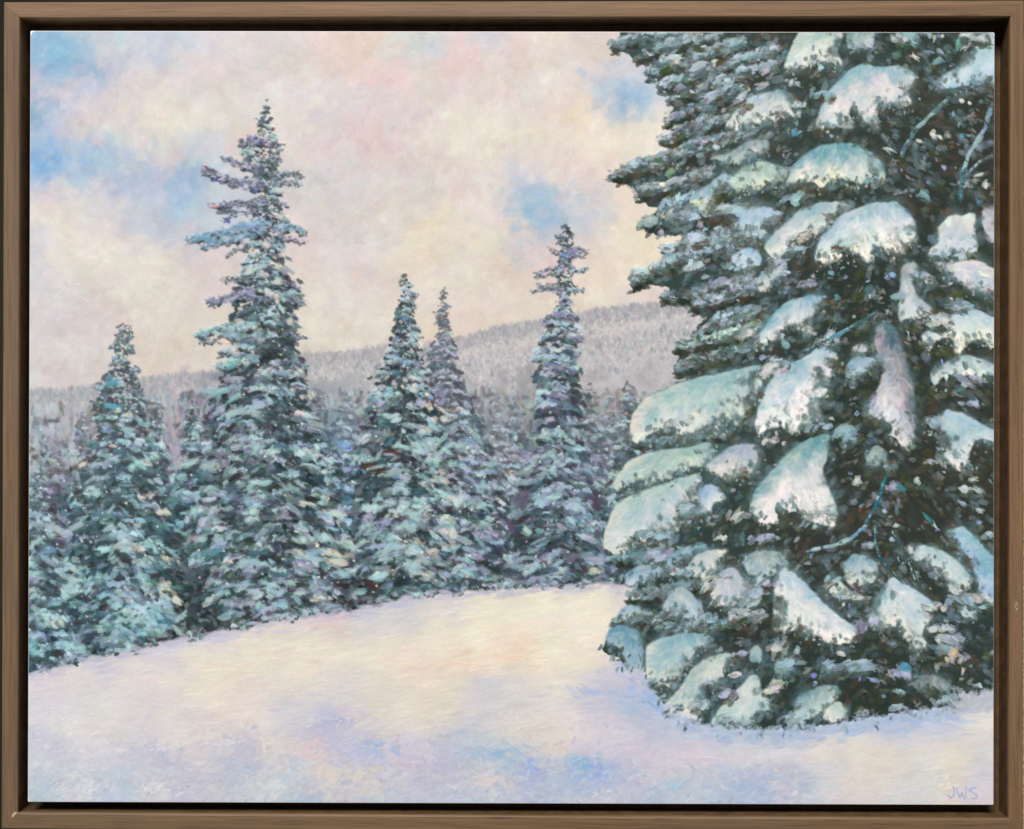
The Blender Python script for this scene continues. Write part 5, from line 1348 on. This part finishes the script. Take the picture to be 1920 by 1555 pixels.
for k in range(300):                        # snow feathered against the lowest boughs
    x = rng.uniform(1210, 1870)
    yb = np.interp(x, [1205, 1235, 1262, 1320, 1400, 1500, 1600, 1700, 1800, 1840, 1880], [1262, 1312, 1338, 1362, 1370, 1366, 1354, 1336, 1322, 1300, 1290])
    y = yb + rng.normal(4, 5)
    put('dry', x, y, rng.uniform(6, 16), rng.uniform(2, 4.5), rng.normal(-0.2, 0.5), jit((176, 190, 212) if x < 1780 else (190, 192, 202), 8), 0.5, 0.6, ID_SNOW)
for k in range(110):                        # frost brushed over the right-hand bank
    x = rng.uniform(1795, 1868); y = rng.uniform(1298, 1330)
    put('dry', x, y, rng.uniform(6, 14), rng.uniform(2, 4), -1.0 + rng.normal(0, .5), jit((186, 190, 198), 7), 0.5, 0.5, ID_SNOW)

# ------------------------------------------------------------ initials of the painter
ID_SIGN = new_id('signature')
for pts in [[(1785, 1473), (1787, 1484), (1786, 1490), (1780, 1495), (1774, 1489)], [(1790, 1475), (1793, 1484), (1797, 1494)], [(1797, 1494), (1802, 1484)], [(1801, 1484), (1805, 1496)], [(1806, 1496), (1809, 1484), (1809, 1473)],
            [(1828, 1475), (1820, 1476), (1815, 1480), (1822, 1485), (1829, 1489), (1828, 1495), (1818, 1496)]]:
    L = sum(math.hypot(c - a, e - b) for (a, b), (c, e) in zip(pts, pts[1:]))
    for k in range(int(L * 1.6)):
        x, y, a = along(pts, min(0.999, k / (L * 1.6)))
        put('dot', x, y, 2.2, 1.5, a, jit((168, 175, 219), 6), 0.42, 0.4, ID_SIGN)
COL += (fbm(2.2, 2)[..., None] * 5.0)       # grain of the dried film
np.clip(COL, 8, 250, out=COL)
# --- PAINT END
# ------------------------------------------------------------------ the painting as an object
PW, PH = 0.508, 0.4064
painting = empty('painting', (0.0, 0.010, -PH / 2), (0, 0, 0))
tag(painting, 'oil painting of snowy firs under a pink and blue sky, set inside the wooden frame', 'painting')
INV = Matrix.Translation((0.0, -0.010, PH / 2))


def in_painting(o):
    o.parent = painting
    o.matrix_parent_inverse = Matrix.Identity(4)
    o.location = INV.translation


panel = link('panel', box_mesh('panel', -PW / 2, PW / 2, 0.0, 0.0102, -PH / 2, PH / 2, 0.0007, 3), plain('white_gesso', (0.86, 0.85, 0.83), 0.5, 0.04, 60.0))
for p in panel.data.polygons:
    p.use_smooth = True
panel.data.set_sharp_from_angle(angle=math.radians(50))
in_painting(panel)

# paint: dried oil film, colour carried by the strokes, satin varnish
pm, nt, b = nodes('oil_paint')
at = nd(nt, 'ShaderNodeAttribute', attribute_name='pigment')
tc = nd(nt, 'ShaderNodeTexCoord')
tooth = nd(nt, 'ShaderNodeTexNoise')
tooth.inputs['Scale'].default_value = 2600.0; tooth.inputs['Detail'].default_value = 2.0
nt.links.new(tc.outputs['Object'], tooth.inputs['Vector'])
bp = nd(nt, 'ShaderNodeBump')
bp.inputs['Strength'].default_value = 0.10; bp.inputs['Distance'].default_value = 0.0003
nt.links.new(tooth.outputs['Fac'], bp.inputs['Height'])
nt.links.new(bp.outputs['Normal'], b.inputs['Normal'])
nt.links.new(at.outputs['Color'], b.inputs['Base Color'])
b.inputs['Roughness'].default_value = 0.36
b.inputs['Specular IOR Level'].default_value = 0.2

lin = COL / 255.0
lin = np.where(lin <= 0.04045, lin / 12.92, ((lin + 0.055) / 1.055) ** 2.4)
PIG = np.clip(lin * 0.85 - 0.006, 0.003, 0.92).astype(np.float32)
HH = np.clip(HGT, 0, 2.2) * 0.62 + blur(np.clip(HGT, 0, 2.2), 1) * 0.38
INS = 0.00035
wx, hz = PW - 2 * INS, PH - 2 * INS
edge = np.minimum(np.minimum(GX, CW - 1 - GX), np.minimum(GY, CH - 1 - GY))
DEP = (0.00004 + HH * 0.000185 * sstep(0, 3, edge)).astype(np.float32)          # metres proud of the panel
dx = wx / (CW - 1); dz = hz / (CH - 1)
VX = (-wx / 2 + GX * dx).astype(np.float32); VZ = (hz / 2 - GY * dz).astype(np.float32); VY = -DEP
gy_, gx_ = np.gradient(DEP)
NX = gx_ / dx * -1.0; NZ = gy_ / dz
nrm = np.stack([NX, -np.ones_like(NX), NZ], -1)
nrm /= np.linalg.norm(nrm, axis=-1, keepdims=True)
VERT = np.stack([VX, VY, VZ], -1).reshape(-1, 3)
NRM = nrm.reshape(-1, 3)
PG = np.concatenate([PIG.reshape(-1, 3), np.ones((CW * CH, 1), np.float32)], 1)
FID = IDM[:-1, :-1].copy()
fy, fx = np.mgrid[0:CH - 1, 0:CW - 1]
V00 = (fy * CW + fx)
QUAD = np.stack([V00, V00 + CW, V00 + CW + 1, V00 + 1], -1)
# eased corners of the panel
rc = 3.4
ok = np.ones(FID.shape, bool)
for qx, qy in ((0, 0), (CW - 2, 0), (0, CH - 2), (CW - 2, CH - 2)):
    ddx = rc - np.abs(fx - qx); ddy = rc - np.abs(fy - qy)
    ok &= ~((ddx > 0) & (ddy > 0) & (ddx ** 2 + ddy ** 2 > rc ** 2))


def islands(mask):
    """labels of 4-connected regions (propagated minimum)"""
    lab = np.where(mask, np.arange(1, mask.size + 1).reshape(mask.shape), 0)
    while True:
        old = lab
        n = lab.copy()
        for sl_a, sl_b in (((slice(1, None), slice(None)), (slice(None, -1), slice(None))), ((slice(None), slice(1, None)), (slice(None), slice(None, -1)))):
            for a, b in ((sl_a, sl_b), (sl_b, sl_a)):
                m = mask[a] & mask[b]
                n[a] = np.where(m, np.maximum(n[a], n[b]), n[a])
        flat = np.concatenate([[0], n.ravel()])
        for _ in range(6):                       # pointer jumping
            flat[1:] = np.where(n.ravel() > 0, flat[n.ravel()], 0)
        lab = flat[1:].reshape(mask.shape)
        if (lab == old).all():
            return lab


BOUGHS = []
for key in list(IDS):
    if 'fir' in key:
        ys_, xs_ = np.nonzero(FID == IDS[key])
        if len(ys_) == 0:
            continue
        W_ = (slice(ys_.min(), ys_.max() + 1), slice(xs_.min(), xs_.max() + 1))
        mk = FID[W_] == IDS[key]
        lb = islands(mk)
        vals, cnt = np.unique(lb[mk], return_counts=True)
        big_ = cnt.max()
        for v_, c_ in zip(vals, cnt):
            if c_ < big_:                        # stray islands take the part around them
                sub = FID[W_]
                hit = lb == v_
                if key == 'great_fir' and c_ > 150:
                    BOUGHS.append(1000 + len(BOUGHS)); sub[hit] = BOUGHS[-1]
                else:
                    yy_, xx_ = np.nonzero(hit)
                    k_ = int(np.argmin(xx_)); ax_ = xs_.min() + xx_[k_]
                    near = FID[ys_.min() + yy_[k_], ax_ - 1] if ax_ > 0 else IDS['painted_forest']
                    sub[hit] = near


def paint_mesh(name, ids):
    m = np.isin(FID, ids) & ok
    q = QUAD[m]
    if len(q) < 6:
        return None
    used, inv = np.unique(q.ravel(), return_inverse=True)
    me = bpy.data.meshes.new(name)
    nv, nf = len(used), len(q)
    me.vertices.add(nv); me.vertices.foreach_set('co', VERT[used].ravel().astype(np.float32))
    me.loops.add(nf * 4); me.loops.foreach_set('vertex_index', inv.ravel().astype(np.int32))
    me.polygons.add(nf)
    me.polygons.foreach_set('loop_start', np.arange(0, nf * 4, 4, dtype=np.int32))
    me.polygons.foreach_set('use_smooth', np.ones(nf, bool))
    me.update(calc_edges=True)
    ca = me.color_attributes.new('pigment', 'FLOAT_COLOR', 'POINT')
    ca.data.foreach_set('color', PG[used].ravel().astype(np.float32))
    me.normals_split_custom_set_from_vertices(NRM[used].astype(np.float64))
    return me


for key, name, label, kind in [
        ('painted_sky', 'painted_sky', 'softly brushed pink, cream and blue winter sky', None),
        ('painted_hillside', 'painted_hillside', 'misty grey wooded hillside below the sky', 'stuff'),
        ('painted_forest', 'painted_forest', 'dim blue-grey mass of trees between the firs', 'stuff'),
        ('painted_snow', 'painted_snow_field', 'cream and lavender snow field', None),
        ('tall_fir', 'painted_fir_tree', 'tallest fir of the tree line, its open crown high in the sky', None),
        ('left_fir', 'painted_fir_tree', 'pointed teal fir left of the tallest one', None),
        ('left_edge_fir', 'painted_fir_tree', 'bluish fir cut off by the left edge of the panel', None),
        ('middle_fir', 'painted_fir_tree', 'dense fir with cream flecks beside a lilac one', None),
        ('lilac_fir', 'painted_fir_tree', 'lilac-grey fir close behind the dense cream-flecked fir', None),
        ('sparse_topped_fir', 'painted_fir_tree', 'violet fir with a thin broken crown against the hillside', None),
        ('slender_fir_in_mist', 'painted_fir_tree', 'slender mauve fir in the mist', None),
        ('blue_fir_far_behind', 'painted_fir_tree', 'small blue fir between the tallest and the dense fir', None),
        ('thin_fir_far_behind', 'painted_fir_tree', None, None),
        *[('hazy_fir_' + q, 'painted_fir_tree', None, None) for q in 'abcdefgh'],
        ('dark_thin_fir_far_behind', 'painted_fir_tree', None, None),
        ('fir_with_lilac_haze', 'painted_fir_tree', None, None),
        ('fir_between_trunks', 'painted_fir_tree', None, None),
        ('small_fir_by_great_tree', 'painted_fir_tree', 'small fir just left of the great snow-laden fir', None),
        ('great_fir', 'painted_fir_tree', 'great dark fir bearing heavy loads of snow', None),
        ('signature', 'signature', 'blue painted initials JWS in the lower right corner', None)]:
    me = paint_mesh(name, [IDS[key]])
    if me is None:
        continue
    o = link(name, me, pm)
    in_painting(o)
    tag(o, label, kind=kind)
    if key == 'great_fir':
        for k in range(1, CLUMPS + 1):
            ms = paint_mesh('snow_load', [IDS['snow_load_%02d' % k]])
            if ms is None:
                continue
            link('snow_load', ms, pm, o)
        for q in BOUGHS:
            ms = paint_mesh('painted_bough', [q])
            if ms is not None:
                link('painted_bough', ms, pm, o)
